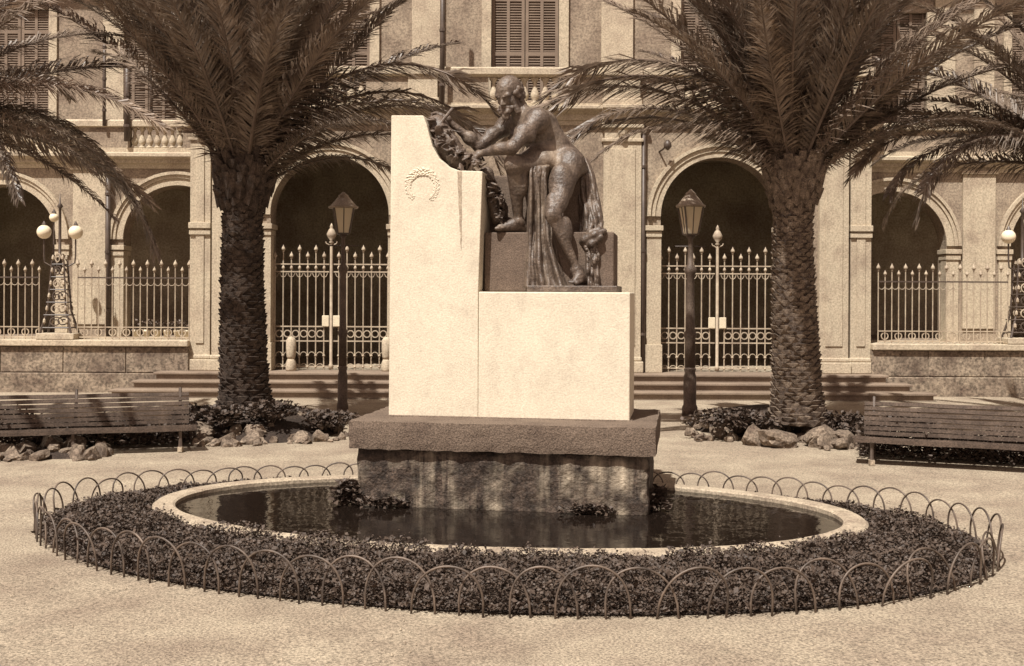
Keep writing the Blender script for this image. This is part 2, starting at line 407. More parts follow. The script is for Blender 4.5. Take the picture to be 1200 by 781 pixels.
# wings
def zw(py): return fz(py, YW)
def xw(px): return fx(px, YW)
WARC = {'l': [(xw(208), 1.27, zw(283), ZT), (xw(2), 1.27, zw(283), ZT)], 'r': [(xw(1045), 1.27, zw(286), ZT), (xw(1247), 1.27, zw(286), ZT)]}
wbal = baluster_mesh(zw(152) - zw(176), 0.085)
for s, (x0, x1) in (('l', (-15.5, XL+0.3)), ('r', (XR-0.3, 15.5))):
    obj('wing_wall', arched_wall(MB(), x0, x1, ZT, zw(192), YW, 0.5, WARC[s]), 'wall', pal)
    for xc, r, zs, zb in WARC[s]:
        a = obj('archivolt', MB().ring(xc, zs, r+0.003, r+0.17, YW-0.04, YW+0.1), 'trim', pal)
        obj('moulding', MB().ring(xc, zs, r+0.17, r+0.25, YW-0.075, YW+0.02), 'trim', a)
        obj('moulding', MB().ring(xc, zs, r+0.25, r+0.32, YW-0.115, YW+0.02), 'trim', a)
        for sgn in (-1, 1):
            xa, xb = sorted((xc + sgn*(r-0.04), xc + sgn*(r+0.34)))
            i = box('impost', pal, 'trim', xa, xb, YW-0.09, YW+0.45, zw(295.5), zw(290), bevel=0.01)
            box('fillet', i, 'trim', xa+0.02, xb-0.02, YW-0.06, YW+0.42, zw(302), zw(296.5))
            xa, xb = sorted((xc + sgn*(r-0.01), xc + sgn*(r+0.28)))
            box('jamb_pier', pal, 'trim', xa, xb, YW-0.03, YW+0.3, ZT, zw(302)-0.003)
    # strip pilasters between the arches, under the cornice
    cs = [(a[0]) for a in WARC[s]]; c = sum(cs)/2
    p = box('strip_pilaster', pal, 'trim', c-0.38, c+0.38, YW-0.06, YW+0.02, ZT+0.3, zw(202))
    box('strip_cap', p, 'trim', c-0.44, c+0.44, YW-0.11, YW+0.02, zw(202), zw(198), bevel=0.012)
    WC = [(0.03, zw(200)), (0.05, zw(195)), (0.12, zw(194)), (0.12, zw(190)), (0.20, zw(189)), (0.26, zw(187)), (0.26, zw(183.5)), (0.06, zw(181))]
    mould(pal, 'wing_cornice', x0, x1, YW, WC)
    mould(pal, 'wing_parapet_base', x0, x1, YW, [(0.06, zw(182)), (0.06, zw(176))])
    mould(pal, 'wing_handrail', x0, x1, YW, [(0.04, zw(152)), (0.10, zw(151)), (0.10, zw(145)), (0.05, zw(143))])
    if s == 'l': br = [(152, 214), (20, 92), (-60, -5)]
    else: br = [(1215, 1275)]
    prev = x0
    for a, b in sorted(br):
        box('wing_panel', pal, 'wall', prev, xw(a), YW-0.03, YW+0.12, zw(177), zw(151)); prev = xw(b)
        n = int((b-a)/8.8)
        for i in range(n): link('baluster', wbal, pal, loc=(xw(a + (i+0.5)*(b-a)/n), YW+0.04, zw(176)))
    box('wing_panel', pal, 'wall', prev, x1, YW-0.03, YW+0.12, zw(177), zw(151))
    mb = MB(); mb.add([(x0,YW+0.1,zw(177)),(x1,YW+0.1,zw(177)),(x1,YW+1.5,zw(177)),(x0,YW+1.5,zw(177))], [(0,1,2,3)]); obj('wing_balcony_floor', mb, 'step_stone', pal)
    hs = [(xw(148)-0.75, xw(148)+0.75, zw(150), 9.2), (xw(-10)-0.75, xw(-10)+0.75, zw(150), 9.2)] if s == 'l' else [(xw(1075)-0.7, xw(1075)+0.7, zw(150), 9.2), (xw(1250)-0.7, xw(1250)+0.7, zw(150), 9.2)]
    obj('wing_upper_wall', rect_wall(MB(), x0, x1, zw(178), 12.5, YW+1.4, 0.25, hs), 'wall', pal)
    for a, b, c_, d in hs:
        w_ = shutters(a, b, c_, d, YW+1.4, pal)
        box('surround', w_, 'trim', a-0.2, a-0.003, YW+1.34, YW+1.45, c_, d); box('surround', w_, 'trim', b+0.003, b+0.2, YW+1.34, YW+1.45, c_, d)
    for c in ((1120, 1168) if s == 'r' else (95, 200)):
        box('upper_strip', pal, 'trim', xw(c), xw(c)+0.5, YW+1.33, YW+1.42, zw(176), 12)
    mould(pal, 'wing_roof_cornice', x0, x1, YW+1.4, [(0.05,11.8),(0.3,12.1),(0.45,12.2),(0.45,12.4),(0.1,12.5)])
    # portico behind the wing arches
    mb = MB(); mb.add([(x0,YW+0.5,ZT),(x1,YW+0.5,ZT),(x1,YW+4,ZT),(x0,YW+4,ZT)], [(0,1,2,3)]); obj('portico_floor', mb, 'step_stone', pal)
    mb = MB(); mb.add([(x0,YW+4,ZT),(x1,YW+4,ZT),(x1,YW+4,6),(x0,YW+4,6)], [(0,1,2,3)]); mb.add([(x0,YW+0.3,4.95),(x1,YW+0.3,4.95),(x1,YW+4,4.95),(x0,YW+4,4.95)], [(0,1,2,3)])
    xe = x0 if s == 'l' else x1
    mb.add([(xe,YW,ZT),(xe,YW+4,ZT),(xe,YW+4,5.2),(xe,YW,5.2)], [(0,1,2,3)])
    obj('portico_inner_wall', mb, 'inside', pal)
mb = MB(); mb.add([(XL,YF+0.4,ZP),(XR,YF+0.4,ZP),(XR,YF+5,ZP),(XL,YF+5,ZP)], [(0,1,2,3)]); obj('hall_floor', mb, 'inside', pal)
mb = MB(); mb.add([(XL,YF+5,ZP),(XR,YF+5,ZP),(XR,YF+5,6.6),(XL,YF+5,6.6)], [(0,1,2,3)]); mb.add([(XL,YF+0.3,5.7),(XR,YF+0.3,5.7),(XR,YF+5,5.7),(XL,YF+5,5.7)], [(0,1,2,3)])
for x in (XL+0.25, XR-0.25): mb.add([(x,YF+0.5,ZP),(x,YF+5,ZP),(x,YF+5,6),(x,YF+0.5,6)], [(0,1,2,3)])
obj('hall_inner_wall', mb, 'inside', pal)
mb = MB(); mb.box(-15.5, 15.5, YW+5, YW+5.3, 0, 12.4); mb.box(-15.5, 15.5, YU+0.4, YW+5, 12.3, 12.35); obj('rear_wall', mb, 'inside', pal)
# downpipes and a small wall bracket
def pipe(px, y, py0, py1, r=0.055):
    Y = y
    d = obj('downpipe', MB().tube([(fx(px,Y), Y, fz(py1,Y)), (fx(px,Y), Y, fz(py0,Y))], r, 8), 'iron_dark', pal, smooth=True)
    for k in range(3):
        z = fz(py1,Y) + (k+0.5)/3*(fz(py0,Y)-fz(py1,Y))
        obj('clip', MB().lathe([(r+0.015,-0.03),(r+0.015,0.03)], 8, (fx(px,Y), Y, z)), 'iron_dark', d)
pipe(517, YF-0.34, -60, 132); pipe(753.5, YF-0.10, 146, 440, 0.045); pipe(126, YW-0.12, 196, 400, 0.06)
pipe(148, YW-0.14, 60, 168, 0.075); pipe(121, YW-0.14, 40, 150, 0.04); pipe(176, YW-0.14, 80, 143, 0.04)
mb = MB(); bx_, bz_ = fx(778), fz(172)
mb.tube([(bx_-0.12,YF,bz_-0.1),(bx_-0.05,YF-0.22,bz_-0.06),(bx_+0.03,YF-0.26,bz_+0.1)], 0.02, 6)
mb.lathe([(0.02,-0.1),(0.09,-0.02),(0.08,0.06),(0.03,0.13)], 10, (bx_+0.03, YF-0.26, bz_))
obj('wall_bracket', mb, 'iron_dark', pal, smooth=True)

# ------------------------------------------------------------------ steps and terraces
st = thing('entrance_steps', 'three wide stone steps leading up to the gated arches', 'steps', (0.25, 23.3, 0))
for i in range(3):
    y0 = 23.25 + 0.36*i
    xa = at(131 + 26*i, 460, y0)[0]; xb = at(1094 - 28*i, 460, y0)[0]
    s_ = box('step', st, 'step_stone', xa, xb, y0, YF+0.6 if i == 2 else y0+0.5, 0.0 if i == 0 else 0.16*i - 0.003*i, 0.16*(i+1) - 0.05)
    box('tread', s_, 'step_stone', xa-0.05, xb+0.05, y0-0.055, (YF+0.45) if i == 2 else y0+0.5, 0.16*(i+1)-0.05, 0.16*(i+1), bevel=0.012)
def terrace(name, label, x0, x1, npan):
    t = thing(name, label, 'wall', ((x0+x1)/2, 24.45, 0))
    box('retaining_wall', t, 'wall_low', x0, x1, 24.45, YW+0.5, -0.05, ZT-0.14)
    box('base_course', t, 'wall_low', x0, x1, 24.36, 24.45, -0.05, 0.42, bevel=0.02)
    box('coping', t, 'trim', x0, x1, 24.34, YW+0.45, ZT-0.14, ZT, bevel=0.02)
    for i in range(npan):
        xa = x0 + (x1-x0)*i/npan; xb = x0 + (x1-x0)*(i+1)/npan
        box('stone_panel', t, 'wall_low', xa+0.012, xb-0.012, 24.425, 24.46, 0.44, ZT-0.16, bevel=0.008)
    return t
terrace('terrace_wall', 'stained low terrace wall left of the steps behind the bench', -15.4, XL+0.02, 6)
terrace('terrace_wall', 'low terrace wall right of the steps with shadow at its corner', XR-0.02, 15.4, 6)

# ------------------------------------------------------------------ fences and gates
YFN = 24.62
def finial_mesh(r):
    return MB().lathe([(0.25*r,-1.2*r),(0.6*r,-1.0*r),(0.35*r,-0.6*r),(0.8*r,-0.3*r),(r,0.1*r),(0.75*r,0.8*r),(0.25*r,1.6*r),(0.05*r,2.2*r)], 8).mesh('finial', 'iron_pale', True)
FIN = finial_mesh(0.05); FINS = finial_mesh(0.042)
def bar_mesh(h, r): return MB().tube([(0,0,0),(0,0,h)], r, 6).mesh('bar', 'iron_pale')
def ring_obj(name, parent, xc, y, zc, r, t=0.011):
    return obj(name, MB().ring(xc, zc, r-t, r+t, y-0.01, y+0.01, 16, 0, 2*math.pi), 'iron_pale', parent)
def fence(label, x0, x1, gap):
    t = thing('iron_fence', label, 'fence', ((x0+x1)/2, YFN, ZT))
    zt, zr_ = fz(328, YFN), fz(386, YFN)
    hi, lo = bar_mesh(fz(314, YFN)-ZT, 0.013), bar_mesh(fz(321, YFN)-ZT, 0.013)
    for a, b in gap:
        for z, r in ((zt, 0.016), (zr_, 0.012), (ZT+0.05, 0.014)):
            box('rail', t, 'iron_dark' if z == zt else 'iron_pale', a, b, YFN-0.012, YFN+0.012, z-r, z+r)
        n = int((b-a)/0.148)
        for i in range(n+1):
            x = a + (b-a)*i/n
            h = i % 2 == 0
            br = link('bar', hi if h else lo, t, loc=(x, YFN, ZT))
            link('finial', FIN if h else FINS, br, local=True, loc=(0, 0, (fz(314, YFN) if h else fz(321, YFN))-ZT+0.03))
            if i < n and i % 2 == 0: ring_obj('ring', t, x+(b-a)/n, YFN+0.016, (zr_+ZT+0.05)/2, 0.075)
            if i < n:
                z = zt - 0.11
                obj('scroll', MB().tube([(x,YFN,z),(x+0.03,YFN,z-0.05),(x+0.074,YFN,z-0.065),(x+0.118,YFN,z-0.05),(x+0.148,YFN,z)], 0.008, 5), 'iron_pale', t)
    return t
fence('pale iron railing with spear finials on the left terrace wall', -12.2, XL, [(-12.2, fx(46, YFN)), (fx(91, YFN), XL-0.03)])
fence('pale iron railing with spear finials on the right terrace wall', XR, 11.4, [(XR+0.18, fx(1181, YFN))])

def gate(label, xc, r):
    y = YF + 0.28; z0 = ZP + 0.02
    t = thing('iron_gate', label, 'gate', (xc, y, ZP))
    top, hiT, loT = fz(311, y), fz(296, y), fz(304, y)
    hi, lo = bar_mesh(hiT - z0, 0.015), bar_mesh(loT - z0, 0.015)
    for s in (-1, 1):
        xa, xb = sorted((xc + s*0.05, xc + s*(r - 0.04)))
        for z in (top, top-0.17, fz(384, y), fz(401, y), z0+0.06):
            box('rail', t, 'iron_pale', xa, xb, y-0.014, y+0.014, z-0.014, z+0.014)
        n = 7
        for i in range(n):
            x = xc + s*(0.165 + i*(r-0.21)/(n-1)*1.0); h = i % 2 == 1
            b = link('bar', hi if h else lo, t, loc=(x, y, z0))
            link('finial', FIN, b, local=True, loc=(0, 0, (hiT if h else loT)-z0+0.04))
            zc = (fz(384, y) + fz(401, y))/2
            ring_obj('ring', t, x + s*0.085, y, zc, 0.075)
            # leaf collar and scrolls
            obj('collar', MB().lathe([(0.016,-0.05),(0.036,-0.01),(0.036,0.01),(0.016,0.05)], 8, (x, y, top-0.085)), 'iron_pale', t, smooth=True)
            for zc, q in ((fz(418, y), 0.09), (fz(431, y), 0.07)):
                pts = [(x + s*0.0, y-0.016, zc-q)]
                for k in range(9):
                    tt = math.pi*k/8; pts.append((x + s*(0.085 - 0.075*math.cos(tt)), y-0.016, zc + q*0.9*math.sin(tt)))
                obj('scroll', MB().tube(pts, 0.009, 5), 'iron_pale', t)
                obj('rosette', MB().lathe([(0.0,-0.035),(0.035,-0.01),(0.035,0.01),(0.0,0.035)], 8, (x, y, zc)), 'iron_pale', t, smooth=True)
            obj('scroll', MB().tube([(x-0.08,y,top-0.2),(x-0.05,y,top-0.27),(x,y,top-0.3),(x+0.05,y,top-0.27),(x+0.08,y,top-0.2)], 0.009, 5), 'iron_pale', t)
        box('jamb_post', t, 'iron_pale', *sorted((xc + s*(r-0.045), xc + s*(r-0.005))), y-0.02, y+0.02, z0, top+0.1)
    p = obj('centre_post', MB().lathe([(0.05,0),(0.05,0.1),(0.034,0.12),(0.034,fz(290,y)-z0),(0.02,fz(284,y)-z0)], 10, (xc, y-0.03, z0)), 'iron_pale', t, smooth=True)
    obj('post_finial', MB().lathe([(0.02,-0.2),(0.06,-0.16),(0.03,-0.12),(0.10,-0.03),(0.11,0.03),(0.06,0.13),(0.03,0.16),(0.045,0.19),(0.005,0.27)], 12, (xc, y-0.03, fz(277, y))), 'iron_pale', p, smooth=True)
    for s in (-1, 1):
        obj('post_scroll', MB().tube([(xc,y-0.03,fz(291,y)),(xc+s*0.06,y-0.03,fz(288,y)),(xc+s*0.11,y-0.03,fz(287,y)),(xc+s*0.13,y-0.03,fz(284.5,y))], 0.014, 6), 'iron_pale', p)
        box('lock_plate', t, 'pot_white', *sorted((xc+s*0.045, xc+s*0.20)), y-0.06, y-0.035, fz(384,y), fz(371,y), bevel=0.02)
    return t
gate('pale wrought iron double gate in the arch behind the left palm', *ARC[0][:2])
gate('pale wrought iron double gate in the arch right of the monument', *ARC[1][:2])
def guard_stone(px, py, label):
    x, y, z = at(px, py, YF - 0.02)
    t = thing('guard_stone', label, 'stone', (x, y, ZP))
    obj('base', MB().lathe([(0.11,0),(0.12,0.03),(0.12,0.16),(0.09,0.24),(0.08,0.26)], 10, (x,y,ZP)), 'trim', t, smooth=True)
    obj('shaft', MB().lathe([(0.08,0.26),(0.10,0.32),(0.115,0.5),(0.11,0.68),(0.07,0.74),(0.02,0.76)], 10, (x,y,ZP)), 'trim', t, smooth=True)
guard_stone(341, 438, 'white rounded guard stone at the left jamb of the left gate')
guard_stone(453, 440, 'white rounded guard stone beside the monument at the left gate')

# lamp pylons on the terrace walls
def pylon(label, px, flip):
    x, y, z = at(px, 400, YFN); y = YFN - 0.02; z = ZT
    t = thing('lamp_pylon', label, 'lamp', (x, y, z))
    box('pier', t, 'trim', x-0.42, x+0.42, y-0.26, y+0.3, z+0.0, z+0.14, bevel=0.02)
    zb, zt = z+0.14, z+1.75
    for sx in (-1, 1):
        for sy in (-1, 1):
            obj('leg', MB().tube([(x+sx*0.34, y+sy*0.22, zb), (x+sx*0.2, y+sy*0.15, zb+0.5), (x+sx*0.13, y+sy*0.1, zt)], [0.028,0.022,0.018], 6), 'iron_dark', t)
    for k in range(6):
        zz = zb + 0.12 + k*0.28; f = 1 - k/6.5; hx = 0.13+0.2*f*f; hy = 0.1+0.11*f*f
        obj('hoop_band', MB().tube([(x-hx,y-hy,zz),(x+hx,y-hy,zz),(x+hx,y+hy,zz),(x-hx,y+hy,zz),(x-hx,y-hy,zz)], 0.014, 5), 'iron_dark', t)
        for sy in (-1, 1):
            pts = []
            for q in range(22):
                a = q/21*2*math.pi*1.4; rr = 0.11*f + 0.05
                pts.append((x + (rr*(1-q/30))*math.cos(a), y+sy*hy, zz+0.13+(0.12*(1-q/30))*math.sin(a)))
            obj('scrollwork', MB().tube(pts, 0.015, 5), 'iron_pale' if k % 2 else 'iron_dark', t)
            for sx in (-1, 1):
                obj('leaf', MB().lathe([(0.0,-0.07),(0.035,-0.02),(0.03,0.03),(0.0,0.08)], 6, (x+sx*hx*0.75, y+sy*hy, zz+0.14)), 'iron_pale', t)
    m = obj('mast', MB().lathe([(0.06,zt-0.25),(0.05,zt),(0.08,zt+0.05),(0.035,zt+0.1),(0.03,zt+1.15),(0.07,zt+1.2),(0.02,zt+1.27),(0.0,zt+1.55)], 10, (x,y,0)), 'iron_dark', t, smooth=True)
    lamps = [(-0.33, -0.05, fz(275,YFN), 0.155), (0.33, 0.05, fz(275,YFN), 0.155), (-0.25*flip, 0.28, fz(257,YFN), 0.10)]
    for dx, dy, zc, r in lamps:
        a = obj('lamp_arm', MB().tube([(x,y,zt-0.05),(x+dx*0.5,y+dy*0.5,zt-0.14),(x+dx*0.95,y+dy,zt-0.05),(x+dx,y+dy,zt+0.1),(x+dx,y+dy,zc-r)], 0.018, 6), 'iron_dark', t)
        obj('globe', MB().lathe([(r*math.sin(math.pi*k/12)+1e-4, -r*math.cos(math.pi*k/12)) for k in range(13)], 18, (x+dx,y+dy,zc)), 'globe', a, smooth=True)
        obj('globe_cap', MB().lathe([(0.06,0.0),(0.04,0.05),(0.01,0.10)], 8, (x+dx,y+dy,zc+r-0.012)), 'iron_dark', a)
    return t
pylon('ornate iron lamp pylon with white globes on the left terrace', 70, 1)
pylon('ornate iron lamp pylon with white globe on the right terrace', 1197, -1)

# street lanterns
def lantern_post(label, px, pyb, ptop, pbot, k=1.0):
    Y = 20.3; x = fx(px, Y)
    t = thing('lamp_post', label, 'lamp post', (x, Y, 0))
    zn = fz(pbot, Y); zt = fz(ptop, Y)
    obj('post_base', MB().lathe([(a*k, b) for a, b in ((0.15,0),(0.15,0.15),(0.125,0.2),(0.125,0.7),(0.10,0.78),(0.12,0.84),(0.09,0.9))], 10, (x,Y,0)), 'post_paint', t, smooth=True)
    obj('post', MB().lathe([(a*k, b) for a, b in ((0.105,0.88),(0.10,1.4),(0.125,1.45),(0.125,1.5),(0.09,1.55),(0.075,zn-0.75),(0.11,zn-0.7),(0.12,zn-0.62),(0.06,zn-0.55),(0.045,zn-0.1),(0.1,zn-0.02))], 12, (x,Y,0)), 'post_paint', t, smooth=True)
    obj('ladder_bar', MB().tube([(x-0.28,Y,zn-0.22),(x+0.28,Y,zn-0.22)], 0.014, 6), 'iron_dark', t)
    l = obj('lantern', MB().lathe([(0.145,0.0),(0.16,0.03),(0.12,0.035)], 4, (x,Y,zn-0.02), rot=math.pi/4+0.2), 'iron_dark', t)
    hB = (zt - zn)*0.60
    w0, w1 = 0.15, 0.25
    for k in range(4):
        a = math.pi/4 + 0.2 + k*math.pi/2; b = a + math.pi/2
        p0, p1 = (x+w0*math.cos(a), Y+w0*math.sin(a), zn+0.01), (x+w1*math.cos(a), Y+w1*math.sin(a), zn+hB)
        q0, q1 = (x+w0*math.cos(b), Y+w0*math.sin(b), zn+0.01), (x+w1*math.cos(b), Y+w1*math.sin(b), zn+hB)
        obj('frame_bar', MB().tube([p0, p1], 0.018, 5), 'iron_dark', l)
        mbp = MB(); c = Vector((x, Y, zn)); s = 0.94
        sh = lambda p: (x+(p[0]-x)*s, Y+(p[1]-Y)*s, p[2])
        mbp.add([sh(p0), sh(q0), sh(q1), sh(p1)], [(0,1,2,3)])
        obj('pane', mbp, 'lantern_glass', l)
        m0 = tuple((u+v)/2 for u, v in zip(p0, q0)); m1 = tuple((u+v)/2 for u, v in zip(p1, q1))
        obj('frame_bar', MB().tube([m0, m1], 0.008, 4), 'iron_dark', l)
    obj('burner', MB().lathe([(0.02,0),(0.03,0.1),(0.045,0.14),(0.05,0.24),(0.02,0.3)], 8, (x,Y,zn+0.02)), 'globe', l, smooth=True)
    h2 = zt - zn
    obj('hood', MB().lathe([(0.265,hB),(0.28,hB+0.03),(0.24,hB+0.05),(0.15,hB+0.5*(h2-hB)),(0.09,hB+0.72*(h2-hB)),(0.10,hB+0.76*(h2-hB)),(0.05,hB+0.88*(h2-hB)),(0.015,h2)], 12, (x,Y,zn)), 'hood_metal', l, smooth=True)
    return t
lantern_post('dark cast iron lamp post with glazed lantern before the left arch', 402, 478, 226, 275, 0.72)
lantern_post('dark cast iron lamp post with glazed lantern right of the monument', 809, 478, 221, 274, 0.95)

# ------------------------------------------------------------------ basin, water, planting ring, wire hoops
TH = 0.162
def ell(c, a, b, th, t):
    u, v = a*math.cos(t), b*math.sin(t)
    return (c[0] + u*math.cos(th) + v*math.sin(th), c[1] - u*math.sin(th) + v*math.cos(th))
RC, RA, RB = (-0.13, 11.02), 3.535, 1.968
HC, HA, HB, HTH = (-0.168, 10.346), 4.39, 2.736, 0.2017
def basin():
    t = thing('basin_rim', 'low pale stone kerb of the oval fountain pool', 'pool rim', (RC[0], RC[1], 0))
    n = 34
    prof = [(0.0,-0.25),(0.0,0.07),(0.025,0.09),(0.20,0.094),(0.225,0.08),(0.225,-0.4)]      # inward offset, height
    for k in range(n):                                                                      # kerb stones with joints
        mb = MB(); m = 5; g = 0.0012
        for i in range(m+1):
            tt = 2*math.pi*(k + g + (1-2*g)*i/m)/n
            dz = 0.004*math.sin(k*7.3)
            for o_, z in prof:
                x, y = ell(RC, RA-o_, RB-o_, TH, tt); mb.v.append((x, y, z+dz))
        q = len(prof)
        for i in range(m):
            for j in range(q-1): mb.f.append((i*q+j, i*q+j+1, (i+1)*q+j+1, (i+1)*q+j))
        mb.f += [tuple(range(q)), tuple(m*q+j for j in range(q-1, -1, -1))]; mb.m = [0]*len(mb.f)
        obj('kerb_stone', mb, 'rim_stone', t)
    mb = MB(); n = 96
    mb.v = [(RC[0], RC[1], 0.045)] + [ell(RC, RA-0.2, RB-0.2, TH, 2*math.pi*k/n) + (0.045,) for k in range(n)]
    mb.f = [(0, 1+k, 1+(k+1) % n) for k in range(n)]; mb.m = [0]*n
    o = obj('water', mb, 'water'); o['kind'] = 'structure'; o['label'] = 'dark still water of the oval fountain pool'
    mb = MB()
    for k in range(n):
        tt = 2*math.pi*k/n
        mb.v += [ell(HC, HA-0.07, HB-0.07, HTH, tt) + (0.008,), ell(HC, HA-0.25, HB-0.25, HTH, tt) + (0.05,), ell(RC, RA-0.02, RB-0.02, TH, tt) + (0.05,)]
    for k in range(n):
        a, b = 3*k, 3*((k+1) % n); mb.f += [(a, b, b+1, a+1), (a+1, b+1, b+2, a+2)]
    mb.m = [0]*len(mb.f)
    o = obj('flower_bed', mb, 'soil', smooth=True); o['kind'] = 'structure'; o['label'] = 'dark soil of the ring bed around the pool'
basin()

def leaf_mass(name, pts, size, mats, tilt=0.9, parent=None, local=False):
    """many small pointed leaves, one mesh: pts (n,3), size array"""
    n = len(pts)
    az = rng.uniform(0, 2*math.pi, n); el = rng.uniform(-0.2, 1.2, n)*tilt; rl = rng.uniform(-1.0, 1.0, n)
    d = np.stack([np.cos(az)*np.cos(el), np.sin(az)*np.cos(el), np.sin(el)], 1)
    s = np.stack([-np.sin(az), np.cos(az), np.zeros(n)], 1)
    nn = np.cross(d, s); s = s*np.cos(rl)[:, None] + nn*np.sin(rl)[:, None]
    L = size[:, None]; W = 0.32*L
    v = np.stack([pts, pts + d*L*0.45 + s*W, pts + d*L - np.array([0,0,1])*L*0.15, pts + d*L*0.45 - s*W], 1).reshape(-1, 3)
    f = np.arange(4*n).reshape(n, 4)
    me = bpy.data.meshes.new(name); me.from_pydata(v.tolist(), [], f.tolist()); me.materials.append(MATS[mats]); me.update()
    return link(name, me, parent, local)
def cover():
    N = 330000
    th = rng.uniform(0, 2*math.pi, N); r = np.sqrt(rng.uniform(0.1, 1.0, N))
    u, v = HA*r*np.cos(th), HB*r*np.sin(th)
    x = HC[0] + u*math.cos(HTH) + v*math.sin(HTH); y = HC[1] - u*math.sin(HTH) + v*math.cos(HTH)
    dx, dy = x-RC[0], y-RC[1]
    uu = dx*math.cos(TH) - dy*math.sin(TH); vv = dx*math.sin(TH) + dy*math.cos(TH)
    rin = np.sqrt((uu/(RA+0.01))**2 + (vv/(RB+0.01))**2)
    keep = (rin > 1.0) & (r < 0.985 + 0.012*rng.normal(size=N)); x, y, r, rin = x[keep], y[keep], r[keep], rin[keep]
    hh = np.array([mnoise.noise(Vector((a*3.0, b*3.0, 1.0))) + 0.6*mnoise.noise(Vector((a*9.0, b*9.0, 4.0))) for a, b in zip(x, y)])
    edge = np.clip((0.995 - r)*14, 0.15, 1)*np.clip((rin-1.0)*14+0.35, 0.3, 1)*np.clip(1.0-0.55*(y-10.2)/2.6, 0.4, 1.0)
    z = 0.03 + rng.uniform(0, 1, len(x))**0.7*np.clip(0.12 + 0.12*hh, 0.03, 0.3)*edge
    z = z + (rng.random(len(x)) < 0.02)*rng.uniform(0.02, 0.09, len(x))*edge
    o = leaf_mass('ground_cover', np.stack([x, y, z], 1), rng.uniform(0.016, 0.036, len(x))*(1+0.8*(rng.random(len(x)) < 0.08)), 'cover_leaf')
    tag(o, 'dense dark low ground cover planted round the oval pool', 'plants', kind='stuff')
cover()

def hoops():
    t = thing('hoop_border', 'low border fence of overlapping bent wire hoops around the planting', 'border fence', (HC[0], HC[1], 0))
    # equal steps along the ellipse
    ts = np.linspace(0, 2*math.pi, 4001); P = np.array([ell(HC, HA, HB, HTH, q) for q in ts])
    s = np.concatenate([[0], np.cumsum(np.linalg.norm(np.diff(P, axis=0), axis=1))]); per = s[-1]
    def pos(d):
        q = np.interp(d % per, s, ts); return ell(HC, HA, HB, HTH, q), q
    cs = []; c = 0.0
    while c < per - 0.12:
        y = pos(c)[0][1]; k = min(1, max(0, (y-9.6)/3.4)); cs.append((c, k)); c += 0.335 - 0.075*k
    for k, (c, far) in enumerate(cs):
        hw = (0.245 - 0.055*far)*random.uniform(0.94, 1.05); hh = (0.345 - 0.15*far)*random.uniform(0.88, 1.06); lean = random.gauss(0, 0.07); off = 0.006 if k % 2 else -0.006
        (cx, cy), q = pos(c)
        nx, ny = cx-HC[0], cy-HC[1]; L = math.hypot(nx, ny); nx, ny = nx/L, ny/L
        pts = []
        for i in range(19):
            a = math.pi*i/18; d = -math.cos(a)*hw
            z = hh*(math.sin(a)**0.72)
            (x, y), _ = pos(c + d + lean*z)
            pts.append((x + nx*(off + lean*z*1.5), y + ny*(off + lean*z*1.5), z))
        pts[0] = pts[0][:2] + (-0.06,); pts[-1] = pts[-1][:2] + (-0.06,)
        obj('hoop', MB().tube(pts, 0.0086, 6), 'wire', t, smooth=True)
hoops()

# ------------------------------------------------------------------ monument
MX, MY, MTH = -0.112, 11.055, 0.155
MC, MS = math.cos(MTH), math.sin(MTH)
def mo(px, py, v):                     # a seen point on the monument at local depth v -> local (u, v, w)
    a, b = ray(px, py)
    u = (a*(MY + v*MC) - MX - v*MS)/(MC + a*MS)
    Y = MY - u*MS + v*MC
    return (u, v, CAMH - b*Y)
mon = thing('monument', 'tall white stone monument on dark stained plinth rising from the pool', 'monument', (MX, MY, 0), rz=-MTH)
ML = dict(parent=mon, local=True)
def rough_block(name, x0, x1, y0, y1, z0, z1, mats, amp, seg=0.06, parent=mon):
    import bmesh
    bm = bmesh.new()
    nx, ny, nz = [max(1, int(round((b-a)/seg))) for a, b in ((x0,x1),(y0,y1),(z0,z1))]
    grid = {}
    def V(i, j, k):
        key = (i, j, k)
        if key not in grid:
            p = Vector((x0+(x1-x0)*i/nx, y0+(y1-y0)*j/ny, z0+(z1-z0)*k/nz))
            d = mnoise.noise_vector(p*6.0)*amp + mnoise.noise_vector(p*17.0)*amp*0.5
            e = (i in (0, nx)) + (j in (0, ny)) + (k in (0, nz))
            if e >= 2:
                c = Vector(((x0+x1)/2, (y0+y1)/2, (z0+z1)/2)); q = (c-p); q = Vector((math.copysign(1, q.x)*(i in (0,nx)), math.copysign(1, q.y)*(j in (0,ny)), math.copysign(1, q.z)*(k in (0,nz))))
                d = d + q*amp*random.uniform(0.3, 1.4)
            grid[key] = bm.verts.new(p + d)
        return grid[key]
    for i in range(nx):
        for k in range(nz):
            bm.faces.new((V(i,0,k),V(i+1,0,k),V(i+1,0,k+1),V(i,0,k+1))); bm.faces.new((V(i,ny,k+1),V(i+1,ny,k+1),V(i+1,ny,k),V(i,ny,k)))
    for j in range(ny):
        for k in range(nz):
            bm.faces.new((V(0,j,k+1),V(0,j+1,k+1),V(0,j+1,k),V(0,j,k))); bm.faces.new((V(nx,j,k),V(nx,j+1,k),V(nx,j+1,k+1),V(nx,j,k+1)))
    for i in range(nx):
        for j in range(ny):
            bm.faces.new((V(i,j,nz),V(i+1,j,nz),V(i+1,j+1,nz),V(i,j+1,nz))); bm.faces.new((V(i,j+1,0),V(i+1,j+1,0),V(i+1,j,0),V(i,j,0)))
    me = bpy.data.meshes.new(name); bm.to_mesh(me); bm.free(); me.materials.append(MATS[mats])
    return link(name, me, parent, True)
PW = 1.4735
rough_block('plinth', -PW, PW, 0.0, 1.62, -0.3, 0.635, 'plinth_stone', 0.016)
